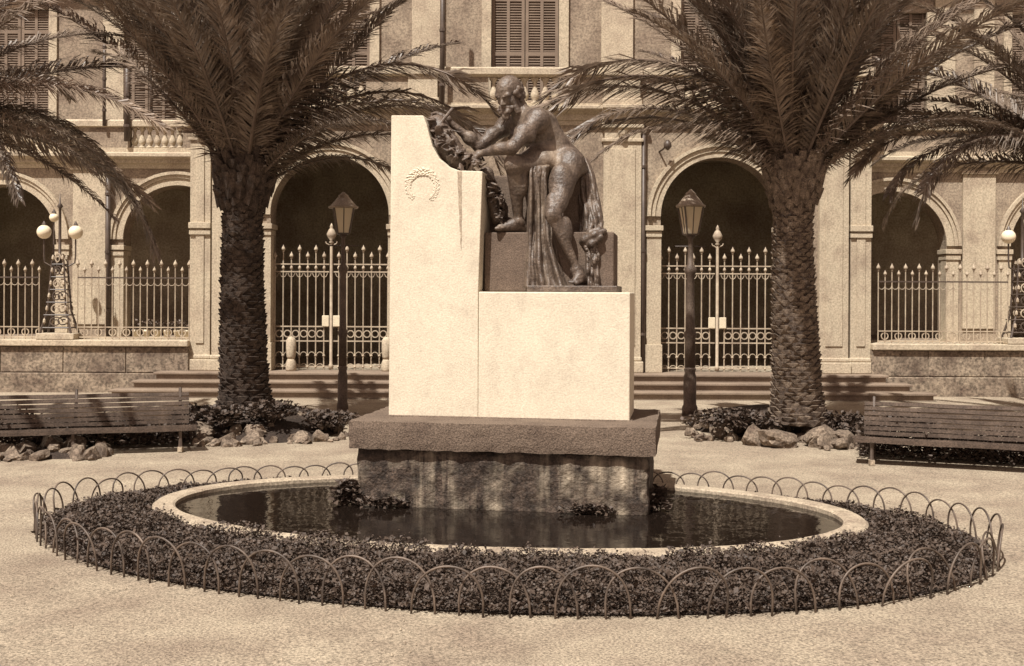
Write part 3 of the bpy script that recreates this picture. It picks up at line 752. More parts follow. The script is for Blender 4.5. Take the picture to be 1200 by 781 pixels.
rough_block('slab', -PW-0.075, PW+0.075, -0.075, 1.70, 0.625, 0.915, 'slab_stone', 0.008, 0.07)
VF, VB = 0.42, 1.38                    # front and back of the white stone
zt0 = 0.905
def poly_block(name, pxs, v0, v1, mats, bevel=0.012):
    pts = [mo(x, y, v0) for x, y in pxs]
    o = obj(name, MB().prism_y([(p[0], p[2]) for p in pts], v0, v1), mats, mon, local=True, bevel=bevel)
    return o
ul = mo(455, 484, VF)[0]; ur = mo(737.8, 488, VF)[0]; um = mo(560.5, 400, VF)[0]
zs_top = mo(475, 135, VF+0.012)[2]; zb_top = mo(650, 342.5, VF)[2]
pts = [(ul, zt0), (um-0.001, zt0)] + [(mo(x, y, VF+0.012)[0], mo(x, y, VF+0.012)[2]) for x, y in ((560.5,340),(565.5,201),(538,200),(527,196),(515,186),(507,172),(503,158),(500,146),(496,135.5))] + [(ul+0.012, zs_top)]
obj('stele', MB().prism_y(pts, VF+0.012, VB), 'white_stone', mon, local=True, bevel=0.01)
obj('block', MB().box(um+0.001, ur, VF, VB, zt0, zb_top), 'white_stone', mon, local=True, bevel=0.012)
obj('mortar_bed', MB().box(ul-0.03, ur+0.03, VF-0.03, VB+0.03, 0.90, 0.925), 'slab_stone', mon, local=True, bevel=0.01)
# wreath carved in low relief on the stele
wc = mo(495, 219, VF+0.012)
mb = MB()
for k in range(64):
    a = R(-60) + k/63*R(285) if k < 64 else 0
    rr = 0.155 + 0.012*math.sin(k*1.9); x, z = wc[0] + rr*math.cos(a), wc[2] + rr*math.sin(a)
    up = max(0.0, math.sin(a)); L = 0.035 + 0.03*up
    for s in (-1, 1):
        b = a + math.pi/2 + s*0.7
        p = Vector((x, VF+0.012, z)); d = Vector((math.cos(b), 0, math.sin(b))); n_ = Vector((-d.z, 0, d.x))
        q = Vector((0, -0.006-0.008*up, 0))
        mb.add([p, p+d*L*0.5+n_*0.016+q*0.4, p+d*L+q*0.15, p+d*L*0.5-n_*0.016+q*0.4, p+d*L*0.5+q*1.2], [(0,1,4),(1,2,4),(2,3,4),(3,0,4)])
mb.ring(wc[0], wc[2], 0.135, 0.15, VF+0.004, VF+0.02, 40, R(-60), R(225))
obj('wreath_relief', mb, 'white_stone', mon, local=True)
# drip mark below the hand: a shallow rain-worn channel in the stone face
a = mo(538.5, 201, VF+0.012); b = mo(540.5, 292, VF+0.012)
mb = MB(); n = 12
for i in range(n+1):
    f = i/n; x = a[0]+(b[0]-a[0])*f + 0.004*math.sin(i*2.1); hw = 0.021*(1-f)**0.7 + 0.002; z = a[2]+(b[2]-a[2])*f
    mb.v += [(x-hw, VF+0.0085, z), (x+hw, VF+0.0085, z)]
mb.f = [(2*i, 2*i+1, 2*i+3, 2*i+2) for i in range(n)]; mb.m = [0]*n
obj('drip_mark', mb, 'drip', mon, local=True)

# ------------------------------------------------------------------ statue: implicit surfaces meshed with surface nets
class Field:
    def __init__(s, lo, hi, h):
        s.lo = np.array(lo, float); s.h = h; s.n = np.ceil((np.array(hi)-s.lo)/h).astype(int)+1
        s.D = np.full(s.n, 9.0, np.float32)
    def sub(s, lo, hi, m):
        a = np.clip(np.floor((np.array(lo)-m-s.lo)/s.h).astype(int), 0, s.n); b = np.clip(np.ceil((np.array(hi)+m-s.lo)/s.h).astype(int)+1, 0, s.n)
        if (b <= a).any(): return None, None
        g = np.meshgrid(*[s.lo[i]+s.h*np.arange(a[i], b[i], dtype=np.float32) for i in range(3)], indexing='ij')
        return tuple(slice(a[i], b[i]) for i in range(3)), np.stack(g, -1).astype(np.float32)
    def put(s, sl, d, k, cut=False):
        D = s.D[sl]
        if cut:
            d = -d; h = np.clip(0.5 - 0.5*(d - D)/-k if False else 0.5 + 0.5*(d-D)/k, 0, 1); s.D[sl] = D*(1-h) + d*h + k*h*(1-h)
        else:
            h = np.clip(0.5 + 0.5*(D-d)/k, 0, 1); s.D[sl] = D*(1-h) + d*h - k*h*(1-h)
    def cone(s, a, b, ra, rb, k=0.03, cut=False, flat=None):
        a, b = np.array(a, float), np.array(b, float); m = max(ra, rb)
        sl, p = s.sub(np.minimum(a, b)-m, np.maximum(a, b)+m, k+3*s.h)
        if sl is None: return
        ba = b-a; t = np.clip(((p-a)@ba)/max(1e-9, ba@ba), 0, 1)[..., None]
        d = np.linalg.norm(p-a-t*ba, axis=-1) - (ra+(rb-ra)*t[..., 0])
        s.put(sl, d, k, cut)
    def chain(s, pts, rad, k=0.03):
        for i in range(len(pts)-1): s.cone(pts[i], pts[i+1], rad[i], rad[i+1], k)
    def ball(s, c, r, k=0.03, axes=None, cut=False):
        c = np.array(c, float); r = np.array(r, float) if hasattr(r, '__len__') else np.array([r]*3, float); m = r.max()
        sl, p = s.sub(c-m, c+m, k+3*s.h)
        if sl is None: return
        q = p-c
        if axes is not None: q = q@np.array(axes, float).T
        k0 = np.linalg.norm(q/r, axis=-1); k1 = np.linalg.norm(q/(r*r), axis=-1)
        s.put(sl, k0*(k0-1)/np.maximum(k1, 1e-6), k, cut)
    def mesh(s, name, mats):
        D = s.D; S = D < 0; n = np.array(D.shape)
        cnt = np.zeros(n-1, np.int8)
        for i in (0,1):
            for j in (0,1):
                for k in (0,1): cnt += S[i:n[0]-1+i, j:n[1]-1+j, k:n[2]-1+k]
        cells = np.argwhere((cnt > 0) & (cnt < 8)); idx = -np.ones(n-1, np.int64); idx[tuple(cells.T)] = np.arange(len(cells))
        acc = np.zeros((len(cells), 3)); num = np.zeros(len(cells))
        cor = [np.array(c) for c in ((0,0,0),(1,0,0),(0,1,0),(1,1,0),(0,0,1),(1,0,1),(0,1,1),(1,1,1))]
        for e0, e1 in ((0,1),(2,3),(4,5),(6,7),(0,2),(1,3),(4,6),(5,7),(0,4),(1,5),(2,6),(3,7)):
            da = D[tuple((cells+cor[e0]).T)].astype(float); db = D[tuple((cells+cor[e1]).T)].astype(float)
            x = (da < 0) != (db < 0); t = np.where(x, da/np.where(x, da-db, 1), 0)
            acc[x] += (cor[e0] + t[:, None]*(cor[e1]-cor[e0]))[x]; num[x] += 1
        V = s.lo + s.h*(cells + acc/num[:, None])
        faces = []
        for ax in range(3):
            o1, o2 = [i for i in range(3) if i != ax]
            a = [slice(None)]*3; b = [slice(None)]*3; a[ax] = slice(0, -1); b[ax] = slice(1, None)
            ch = np.argwhere(S[tuple(a)] != S[tuple(b)])
            ch = ch[(ch[:, o1] > 0) & (ch[:, o2] > 0) & (ch[:, o1] < n[o1]-1) & (ch[:, o2] < n[o2]-1)]
            def id_(d1, d2):
                c = ch.copy(); c[:, o1] -= d1; c[:, o2] -= d2; return idx[tuple(c.T)]
            q = np.stack([id_(1,1), id_(0,1), id_(0,0), id_(1,0)], 1)
            flip = S[tuple(ch.T)] != (ax == 1)
            q[~flip] = q[~flip][:, ::-1]; faces.append(q)
        Fc = np.concatenate(faces); Fc = Fc[(Fc >= 0).all(1)]
        me = bpy.data.meshes.new(name); me.from_pydata(V.tolist(), [], Fc.tolist()); me.materials.append(MATS[mats])
        me.polygons.foreach_set('use_smooth', [True]*len(me.polygons)); me.update(); return me
def M3(px, py, v): return np.array(mo(px, py, v))
def basis(f, up=(0,0,1)):
    f = np.array(f, float); f /= np.linalg.norm(f); r = np.cross(f, up); r /= np.linalg.norm(r); u = np.cross(r, f); return r, f, u

stat = thing('statue', 'bronze statue of a bearded nude man seated bent forward atop the white block', 'statue', (MX, MY, 0), rz=-MTH)
stat.location = Vector((MX, MY, zb_top)); OFF = (0, 0, -zb_top)
def spart(name, fld_or_mb, mats, parent=stat, bevel=0.0):
    me = fld_or_mb.mesh(name, mats)
    o = link(name, me, parent, True, loc=OFF if parent is stat else (0,0,0))
    if bevel:
        b = o.modifiers.new('bevel', 'BEVEL'); b.width = bevel; b.segments = 2
    return o

def figure():
    lo = M3(505, 345, 0.3); hi = M3(700, 80, 1.45)
    B = Field((lo[0]-0.1, 0.2, zb_top-0.02), (hi[0]+0.1, 1.5, hi[2]+0.08), 0.0095)
    P = M3; late = []
    pel, wai, che, nek = P(664,190,1.0), P(650,174,0.97), P(631,152,0.94), P(613,138,0.93)
    sN, sF = P(630,141,0.66), P(593,148,1.16)
    # trunk
    B.cone(pel, wai, 0.19, 0.185, 0.05); B.cone(wai, che, 0.185, 0.22, 0.06); B.ball(P(636,174,0.92), (0.17,0.19,0.14), 0.05)
    B.ball(che, (0.225,0.29,0.225), 0.06); B.cone(che, nek, 0.19, 0.11, 0.06)
    B.ball(P(668,192,0.84), 0.165, 0.06); B.ball(P(674,198,1.0), (0.15,0.2,0.13), 0.06); B.ball(P(664,193,1.14), 0.15, 0.06)          # buttocks
    B.cone(P(640,141,0.80), P(660,168,0.86), 0.085, 0.05, 0.05)                          # lat, near
    B.cone(P(640,139,1.05), P(662,166,1.06), 0.085, 0.05, 0.05)
    B.ball(P(618,158,0.82), (0.11,0.12,0.09), 0.04); B.ball(P(608,158,1.02), (0.11,0.12,0.09), 0.04)   # chest muscles
    for i in range(4):                                                                   # ribs and belly folds
        B.cone(P(628+i*6.5,166+i*4.4,0.80), P(622+i*6.5,167+i*4.6,0.97), 0.032, 0.03, 0.03)
    B.cone(P(634,131,0.90), P(668,168,0.97), 0.03, 0.03, 0.03, cut=True)
    B.cone(P(646,150,0.70), P(660,176,0.72), 0.03, 0.02, 0.03, cut=True)                    # hollow of the flank
    for i in range(5): B.ball(P(637+i*7,134+i*8.6,0.94), 0.024, 0.02)                      # spine
    B.cone(P(633,141,0.78), P(646,150,0.82), 0.04, 0.02, 0.03); B.cone(P(632,139,1.05), P(645,147,1.02), 0.04, 0.02, 0.03)
    # neck and head
    hc = P(597,109,0.86); HS = 0.88
    f = np.array([-0.42, -0.76, -0.52]); r, f, u = basis(f); A = np.stack([r, f, u])
    def H(a, b, c): return hc + (r*a + f*b + u*c)*HS                                       # right, forward, up of the head
    def head():
        def hb(c, rr, k, ax=None, cut=False): B.ball(c, np.array(rr)*HS if hasattr(rr, '__len__') else rr*HS, k, ax, cut)
        def hk(p, q, ra, rb, k): B.cone(p, q, ra*HS, rb*HS, k)
        B.cone(nek, hc + (0.03, 0.05, -0.02), 0.105, 0.09, 0.04); B.cone(P(607,131,0.80), P(600,118,0.78), 0.035, 0.03, 0.03)
        hb(H(0,-0.015,0.05), (0.145,0.185,0.155), 0.03, A)                                 # skull
        hb(H(0,0.06,-0.06), (0.115,0.125,0.145), 0.04, A)                                  # face
        hb(H(0,0.085,-0.155), (0.07,0.075,0.06), 0.04, A)                                  # jaw
        hk(H(-0.085,0.145,0.022), H(0.085,0.145,0.022), 0.026, 0.026, 0.02)               # brow
        for s in (-1, 1):
            hb(H(0.052*s,0.178,-0.018), (0.034,0.036,0.024), 0.012, A, cut=True)          # eye sockets
            hb(H(0.052*s,0.148,-0.018), 0.022, 0.006)
            hk(H(0.032*s,0.163,-0.004), H(0.078*s,0.145,-0.006), 0.008, 0.007, 0.006)
            hb(H(0.075*s,0.125,-0.065), (0.035,0.03,0.028), 0.03, A)                       # cheek
            hb(H(0.143*s,-0.005,-0.03), (0.018,0.035,0.05), 0.012, A)                      # ear
            hb(H(0.155*s,0.0,-0.025), (0.01,0.018,0.026), 0.008, A, cut=True)
            hb(H(0.02*s,0.192,-0.075), 0.019, 0.012)
        hk(H(0,0.165,0.0), H(0,0.212,-0.065), 0.016, 0.024, 0.012)                         # nose
        hk(H(-0.04,0.165,-0.125), H(0.04,0.165,-0.125), 0.013, 0.013, 0.008)
    late.append(head)
    # near (left) arm
    eN, wN = P(600,173,0.42), P(561,180.5,0.58)
    B.ball(sN + (0.0,0.0,0.0), (0.14,0.125,0.135), 0.05); B.cone(sN, eN, 0.11, 0.078, 0.05)
    m = (sN*0.5+eN*0.5); B.ball(m + (-0.03,-0.02,0.02), (0.09,0.075,0.09), 0.05); B.ball(m + (0.05,0.02,-0.03), (0.075,0.07,0.085), 0.04)
    B.cone(eN, wN, 0.078, 0.045, 0.03); B.ball(eN*0.7+wN*0.3 + (0,-0.01,0.012), (0.11,0.07,0.072), 0.04)
    B.cone(sN + (0.02,0,0.03), nek + (0.02,-0.02,0.02), 0.085, 0.08, 0.06)
    # far (right) arm
    eF, wF = P(561,172,0.95), P(525,141.5,0.80)
    B.ball(sF, (0.12,0.11,0.12), 0.06); B.cone(sF, eF, 0.10, 0.07, 0.05); B.ball(sF*0.5+eF*0.5 + (0,-0.03,0.02), (0.085,0.07,0.08), 0.05)
    B.cone(eF, wF, 0.075, 0.042, 0.03); B.ball(eF*0.72+wF*0.28 + (-0.0,-0.015,0.01), (0.085,0.065,0.085), 0.04)
    B.cone(sF, nek, 0.085, 0.085, 0.06)
    # hands
    def hand(wr, d, nrm, curl, thumb):
        d = np.array(d, float); d /= np.linalg.norm(d); nrm = np.array(nrm, float); nrm -= d*(nrm@d); nrm /= np.linalg.norm(nrm)   # nrm: palm side
        sd = np.cross(d, nrm)
        for q in (-0.042, -0.014, 0.014, 0.042):
            B.cone(wr + sd*q*0.6, wr + d*0.13 + sd*q, 0.033, 0.026, 0.018)
        for i, q in enumerate((-0.05, -0.017, 0.017, 0.05)):
            L = (0.062, 0.072, 0.068, 0.055)[i]; p = wr + d*0.14 + sd*q; c = 0.3; rad = 0.0185
            for j in range(3):
                c += curl[i]; dd = d*math.cos(c) + nrm*math.sin(c); p2 = p + dd*L*(1.0, 0.75, 0.6)[j]
                B.cone(p, p2, rad, rad*0.9, 0.005); p = p2; rad *= 0.9
        p = wr + d*0.03 + sd*thumb*0.045
        for j, (al, L) in enumerate(((0.6, 0.07), (0.35, 0.06), (0.1, 0.045))):
            dd = d*math.cos(al) + sd*thumb*math.sin(al) + nrm*0.45; dd /= np.linalg.norm(dd); p2 = p + dd*L; B.cone(p, p2, 0.024-0.002*j, 0.021-0.002*j, 0.008); p = p2
    late.append(lambda: hand(wN, (-0.75,0.12,-0.42), (-0.35,0.45,-0.9), (0.35,0.42,0.45,0.5), 1))
    late.append(lambda: hand(wF, (-0.8,-0.1,0.25), (0.2,-0.7,-0.7), (0.5,0.5,0.55,0.6), -1))
    # near (left) leg
    hN, kN, aN = P(669,192,0.84), P(648,252,0.43), P(676,316,0.56)
    B.cone(hN, kN, 0.15, 0.092, 0.06); B.ball(hN*0.6+kN*0.4 + (-0.03,-0.05,0), (0.135,0.125,0.22), 0.06)
    B.ball(hN*0.25+kN*0.75 + (0.045,-0.02,0.02), (0.075,0.08,0.13), 0.05); B.ball(hN*0.22+kN*0.78 + (-0.05,-0.04,0.0), (0.07,0.075,0.12), 0.05)
    B.ball(kN + (-0.015,-0.05,0.0), (0.065,0.06,0.075), 0.03); B.cone(kN, aN, 0.085, 0.05, 0.04)
    B.ball(kN*0.68+aN*0.32 + (0.045,0.045,0.02), (0.085,0.095,0.16), 0.05); B.cone(kN + (-0.02,-0.05,-0.06), aN + (-0.01,-0.03,0.04), 0.035, 0.025, 0.03)
    B.ball(aN + (-0.045,-0.01,-0.005), 0.03, 0.02); B.ball(aN + (0.045,0,0), 0.03, 0.02)
    def foot(an, heel, toe, sd):
        an, heel, toe, sd = [np.array(q, float) for q in (an, heel, toe, sd)]
        B.cone(an, heel, 0.052, 0.05, 0.03); mid = heel*0.45+toe*0.55 + (0,0,0.035)
        B.cone(an + (0,0,-0.02), mid, 0.055, 0.045, 0.04); B.cone(heel, toe, 0.045, 0.03, 0.04); B.cone(mid, toe, 0.05, 0.033, 0.03)
        d = toe-heel; d /= np.linalg.norm(d)
        for i in range(5):
            q = (i-2)*0.026; L = (0.075, 0.066, 0.06, 0.05, 0.04)[i]
            p = toe + sd*q - d*0.02; B.cone(p, p + d*L + (0,0,-0.008), (0.024,0.018,0.017,0.016,0.015)[i], (0.02,0.015,0.014,0.014,0.013)[i], 0.006)
    late.append(lambda: foot(aN, P(684,326,0.60), P(674,329.5,0.49), (-0.95,-0.2,0)))
    # far (right) leg
    hF, kF, aF = P(657,196,1.10), P(603,193,0.54), P(608,259,0.74)
    B.cone(hF, kF, 0.165, 0.115, 0.06); B.ball(hF*0.5+kF*0.5 + (0,0,0.05), (0.25,0.2,0.16), 0.06)
    B.ball(kF + (-0.03,-0.02,0.015), (0.08,0.075,0.08), 0.03); B.cone(kF, aF, 0.105, 0.056, 0.04)
    B.ball(kF*0.68+aF*0.32 + (0.06,0.02,0.0), (0.085,0.085,0.16), 0.05); B.cone(kF + (-0.05,-0.02,-0.05), aF + (-0.035,-0.01,0.05), 0.035, 0.025, 0.03)
    B.ball(aF + (0,-0.05,-0.0), 0.03, 0.02)
    late.append(lambda: foot(aF, P(614.5,267,0.80), P(586,267.5,0.66), (-0.4,0.9,0)))
    B.D += 0.011
    for fn in late: fn()
    g = np.meshgrid(*[B.lo[i]+B.h*np.arange(B.n[i], dtype=np.float32) for i in range(3)], indexing='ij')
    wob = np.sin(g[0]*61+3*np.sin(g[2]*37))*np.sin(g[1]*53+2*np.sin(g[0]*41))*np.sin(g[2]*67+2*np.sin(g[1]*29))
    B.D += 0.0022*wob.astype(np.float32)
    spart('body', B, 'bronze')
    # hair and beard
    G = Field(hc-0.42, hc+0.42, 0.009)
    rs = np.random.default_rng(3)
    for i in range(120):                                                                  # hair band round the bald dome
        a = rs.uniform(math.pi*0.62, math.pi*2.38); z = rs.uniform(-0.12, 0.055)
        p = H(0.143*math.cos(a - math.pi/2)*1.0, 0.165*math.sin(a - math.pi/2)*1.0 - 0.01, z)
        if (p-hc)@f > 0.06 and abs((p-hc)@r) < 0.12: continue
        G.ball(p, rs.uniform(0.017, 0.031), 0.01)
    for i in range(95):                                                                   # beard in locks
        s = rs.uniform(-1, 1); t0 = H(0.10*s, 0.145-0.07*abs(s)**2, -0.09-0.075*(1-abs(s)))
        L = rs.uniform(0.07, 0.145)*(1.15-0.5*abs(s)); e = t0 + np.array([0.0,0.0,-1.0])*L*0.8 + f*L*0.2 - r*s*0.02 + rs.normal(size=3)*0.014
        m_ = (t0+e)/2 + f*0.018 + rs.normal(size=3)*0.012
        G.cone(t0, m_, 0.022, 0.02, 0.008); G.cone(m_, e, 0.02, 0.009, 0.008)
    for s in (-1, 1): G.cone(H(0.008*s,0.185,-0.1), H(0.075*s,0.15,-0.14), 0.02, 0.013, 0.008)
    for s in (-1, 1): G.cone(H(0.03*s,0.175,0.018), H(0.09*s,0.145,0.012), 0.014, 0.011, 0.008)
    spart('hair_and_beard', G, 'bronze_dark')
figure()

def cloth(name, rows, nf, amp0, amp1, seed, nt=70, ns=90):
    """hanging cloth: rows = (px_left, px_right, py, v) from top to bottom; sharp folds run down it"""
    rs = random.Random(seed); ph = [rs.uniform(0, 6.28) for _ in range(6)]
    rows = np.array(rows, float); tt = np.linspace(0, 1, len(rows)); mb = MB()
    for i in range(nt+1):
        t = i/nt; L, R_, y, v = [np.interp(t, tt, rows[:, c]) for c in range(4)]
        amp = amp0 + (amp1-amp0)*t
        for j in range(ns+1):
            q = j/ns; w = q + 0.05*math.sin(5.0*t + ph[0] + 4*q) + 0.03*math.sin(11*t + ph[1])
            a = 1 - abs(math.sin(math.pi*nf*w + 0.9*math.sin(3*t+ph[2])))**0.75
            b = 1 - abs(math.sin(math.pi*(nf*1.9)*w + 1.7*t + ph[3]))**0.8
            m_ = 0.45 + 0.9*abs(mnoise.noise(Vector((q*4.0+ph[0], t*2.6, ph[1])))) * 1.6
            d = amp*(a*m_ + 0.35*b) + 0.07*t*mnoise.noise(Vector((q*3.5, t*5.0, ph[2]))) + 0.02*mnoise.noise(Vector((q*13, t*15, ph[3])))
            edge = 0.05*(1-min(1, 6*min(q, 1-q)))**2
            p = M3(L + (R_-L)*q + 3.0*mnoise.noise(Vector((q*3, t*4, ph[5])))*math.sin(math.pi*q)**0.5, y + (1.5*math.sin(q*11+ph[4]) if i == nt and y < 330 else 0), v - d + edge)
            mb.v.append(tuple(p))
    mb.f = [(i*(ns+1)+j, i*(ns+1)+j+1, (i+1)*(ns+1)+j+1, (i+1)*(ns+1)+j) for i in range(nt) for j in range(ns)]; mb.m = [0]*len(mb.f)
    o = link(name, mb.mesh(name, 'bronze', True), stat, True, loc=OFF)
    m = o.modifiers.new('thickness', 'SOLIDIFY'); m.thickness = 0.025; m.offset = 0.0
    return o
def drapery():
    cloth('drapery', [(634,652,192,0.92),(627,648,192,0.80),(620,643,196,0.64),(619,641,208,0.64),(619,644,240,0.66),(618,650,280,0.64),(616,656,310,0.61),(615,664,337.5,0.57)], 2.7, 0.03, 0.085, 4)
    cloth('drapery', [(672,688,186,1.12),(676,696,205,1.0),(679,702,235,0.93),(680,707,262,0.86),(679,706,281,0.80)], 3.1, 0.02, 0.06, 9)
    cloth('drapery', [(683,698,282,0.63),(687,702,300,0.61),(688,703,336,0.60)], 2.1, 0.02, 0.04, 14, 40, 40)
    G = Field(M3(670,300,0.4)-0.1, M3(715,255,0.9)+0.12, 0.011)
    def fold(p, rad, k=0.02): G.chain([M3(*q) for q in p], rad, k)
    fold([(679,287,0.72),(686,281,0.62),(697,275,0.58),(708,271,0.62)], [0.045,0.05,0.04,0.03])
    fold([(683,291,0.68),(693,286,0.58),(704,278,0.58)], [0.03,0.035,0.03])
    fold([(682,279,0.72),(692,273,0.66),(702,269,0.66)], [0.035,0.035,0.03])
    spart('drapery_knot', G, 'bronze')
drapery()
def seat():
    a = M3(562, 272.5, 0.64); b = M3(719.5, 272.5, 0.64); z0 = M3(660, 335, 0.5)[2]; zt_ = a[2]
    c = spart('seat', MB().box(um+0.02, b[0], 0.64, 1.30, zb_top+0.002, zt_), 'seat_stone', bevel=0.015)
    d = M3(569, 206, 0.95); e = M3(688, 206, 0.95)
    spart('seat_rise', MB().box(d[0], e[0], 0.95, 1.28, zt_-0.01, d[2]), 'seat_stone', bevel=0.02)
    p = M3(617, 338, 0.44); q = M3(723, 338, 0.44)
    spart('base_plate', MB().box(p[0], q[0], VF+0.03, 1.33, zb_top+0.001, z0), 'bronze', bevel=0.008)

seat()
def vine():
    lo = M3(490, 275, 0.3); hi = M3(600, 125, 1.2)
    G = Field((lo[0], 0.28, lo[2]), (hi[0], 1.25, hi[2]), 0.0105); rs = np.random.default_rng(8)
    def clump(c0, c1, r0, r1, n, sz, v0, v1, dense=0.7):
        for i in range(n):
            t = rs.uniform(0, 1); c = np.array(c0)*(1-t)+np.array(c1)*t; rr = r0+(r1-r0)*t
            a = rs.uniform(0, 2*math.pi); q = rr*math.sqrt(rs.uniform(0.1, 1))
            p = M3(c[0]+q*math.cos(a), c[1]+q*math.sin(a)*1.0, rs.uniform(v0, v1))
            d = rs.normal(size=3); rr_, ff, uu = basis(d/np.linalg.norm(d), (0.1, 0.2, 1)); L = sz*rs.uniform(0.7, 1.4)
            G.ball(p, (L*0.62, L, L*0.22), 0.008, np.stack([rr_, ff, uu]))
    for a, b, ra, rb in (((512,148,0.72),(522,172,0.66),0.12,0.15),((522,172,0.66),(538,188,0.66),0.15,0.12),((538,190,0.66),(556,188,0.64),0.08,0.06)):
        G.cone(M3(*a), M3(*b), ra, rb, 0.04)
    clump((508,145),(540,190), 11, 13, 230, 0.05, 0.44, 0.95)
    clump((540,186),(562,190), 7, 6, 60, 0.04, 0.5, 0.8)
    # trailing growth beside the raised shin
    G.cone(M3(570,204,0.78), M3(582,258,0.80), 0.08, 0.05, 0.03)
    clump((567,204),(584,236), 7, 8, 110, 0.042, 0.58, 0.92); clump((584,236),(588,262), 7, 4, 50, 0.036, 0.62, 0.92)
    for k in range(14):
        a = M3(rs.uniform(500,530), rs.uniform(140,165), rs.uniform(0.5,0.9)); G.cone(a, a + rs.normal(size=3)*(0.09,0.06,0.07), 0.012, 0.006, 0.006)
    G.cone(M3(518,142,0.70), M3(486,139.5,0.62), 0.018, 0.008, 0.01); G.cone(M3(510,152,0.60), M3(530,128,0.66), 0.017, 0.02, 0.01)
    spart('vine_cluster', G, 'bronze_dark')
vine()

# ------------------------------------------------------------------ palms
def frond_mesh(L, bend, vee, seed, droop):
    q = random.Random(seed); mb = MB(); n = 22; pts = []; p = Vector((0,0,0)); tang = []
    side = q.uniform(-0.25, 0.25)
    for i in range(n+1):
        s = i/n; a = -bend*s**1.35; t = Vector((math.cos(a)*math.cos(side*s), math.sin(side*s), math.sin(a))).normalized()
        pts.append(p.copy()); tang.append(t); p = p + t*(L/n)
    mb.tube(pts, [0.034*(1-0.9*(i/n)**0.7)+0.004 for i in range(n+1)], 5, mi=1)
    N = int(L/0.023)
    for k in range(N):
        s = 0.055 + 0.945*k/(N-1)
        f = s*n; i = min(n-1, int(f)); P0 = pts[i].lerp(pts[i+1], f-i); T = tang[i].lerp(tang[min(n, i+1)], f-i).normalized()
        Bv = T.cross(Vector((0,0,1)));  Bv = Bv.normalized() if Bv.length > 1e-3 else Vector((0,1,0)); Nv = Bv.cross(T).normalized()
        ln = 0.66*min(1, 0.35+(s-0.05)*5.5)*(1-0.62*max(0, s-0.45)/0.55)
        al = R(62) - R(34)*s
        for sd in (-1, 1):
            be = vee + q.uniform(-0.45, 0.45); a2 = al + q.uniform(-0.22, 0.22); l = ln*q.uniform(0.72, 1.12)
            d = T*math.cos(a2) + (Bv*sd*math.cos(be) + Nv*math.sin(be))*math.sin(a2)
            w = d.cross(Nv).normalized()*0.014
            if q.random() < 0.5: w = (w + Nv*0.006*sd)
            d2 = (d + Vector((0,0,-1))*droop*q.uniform(0.6, 1.4)).normalized()
            a = P0; b = P0 + d*l*0.5; c = b + d2*l*0.5
            mb.add([a-w*0.5, a+w*0.5, b+w, b-w, c], [(0,1,2,3),(3,2,4)])
    me = bpy.data.meshes.new('frond'); me.from_pydata(mb.v, [], mb.f); me.materials.append(MATS['leaflet']); me.materials.append(MATS['rachis'])
    me.polygons.foreach_set('material_index', mb.m); me.update(); return me
FR = {}
for bi, bend in enumerate((0.35, 0.7, 1.05, 1.45, 1.9, 2.4)):
    for v in range(2):
        FR[(bi, v)] = frond_mesh(4.7, bend, (0.5, 0.4, 0.25, 0.1, -0.1, -0.25)[bi], 40+bi*7+v, (0.6, 0.8, 1.0, 1.3, 1.6, 1.9)[bi])
BENDS = (0.35, 0.7, 1.05, 1.45, 1.9, 2.4)
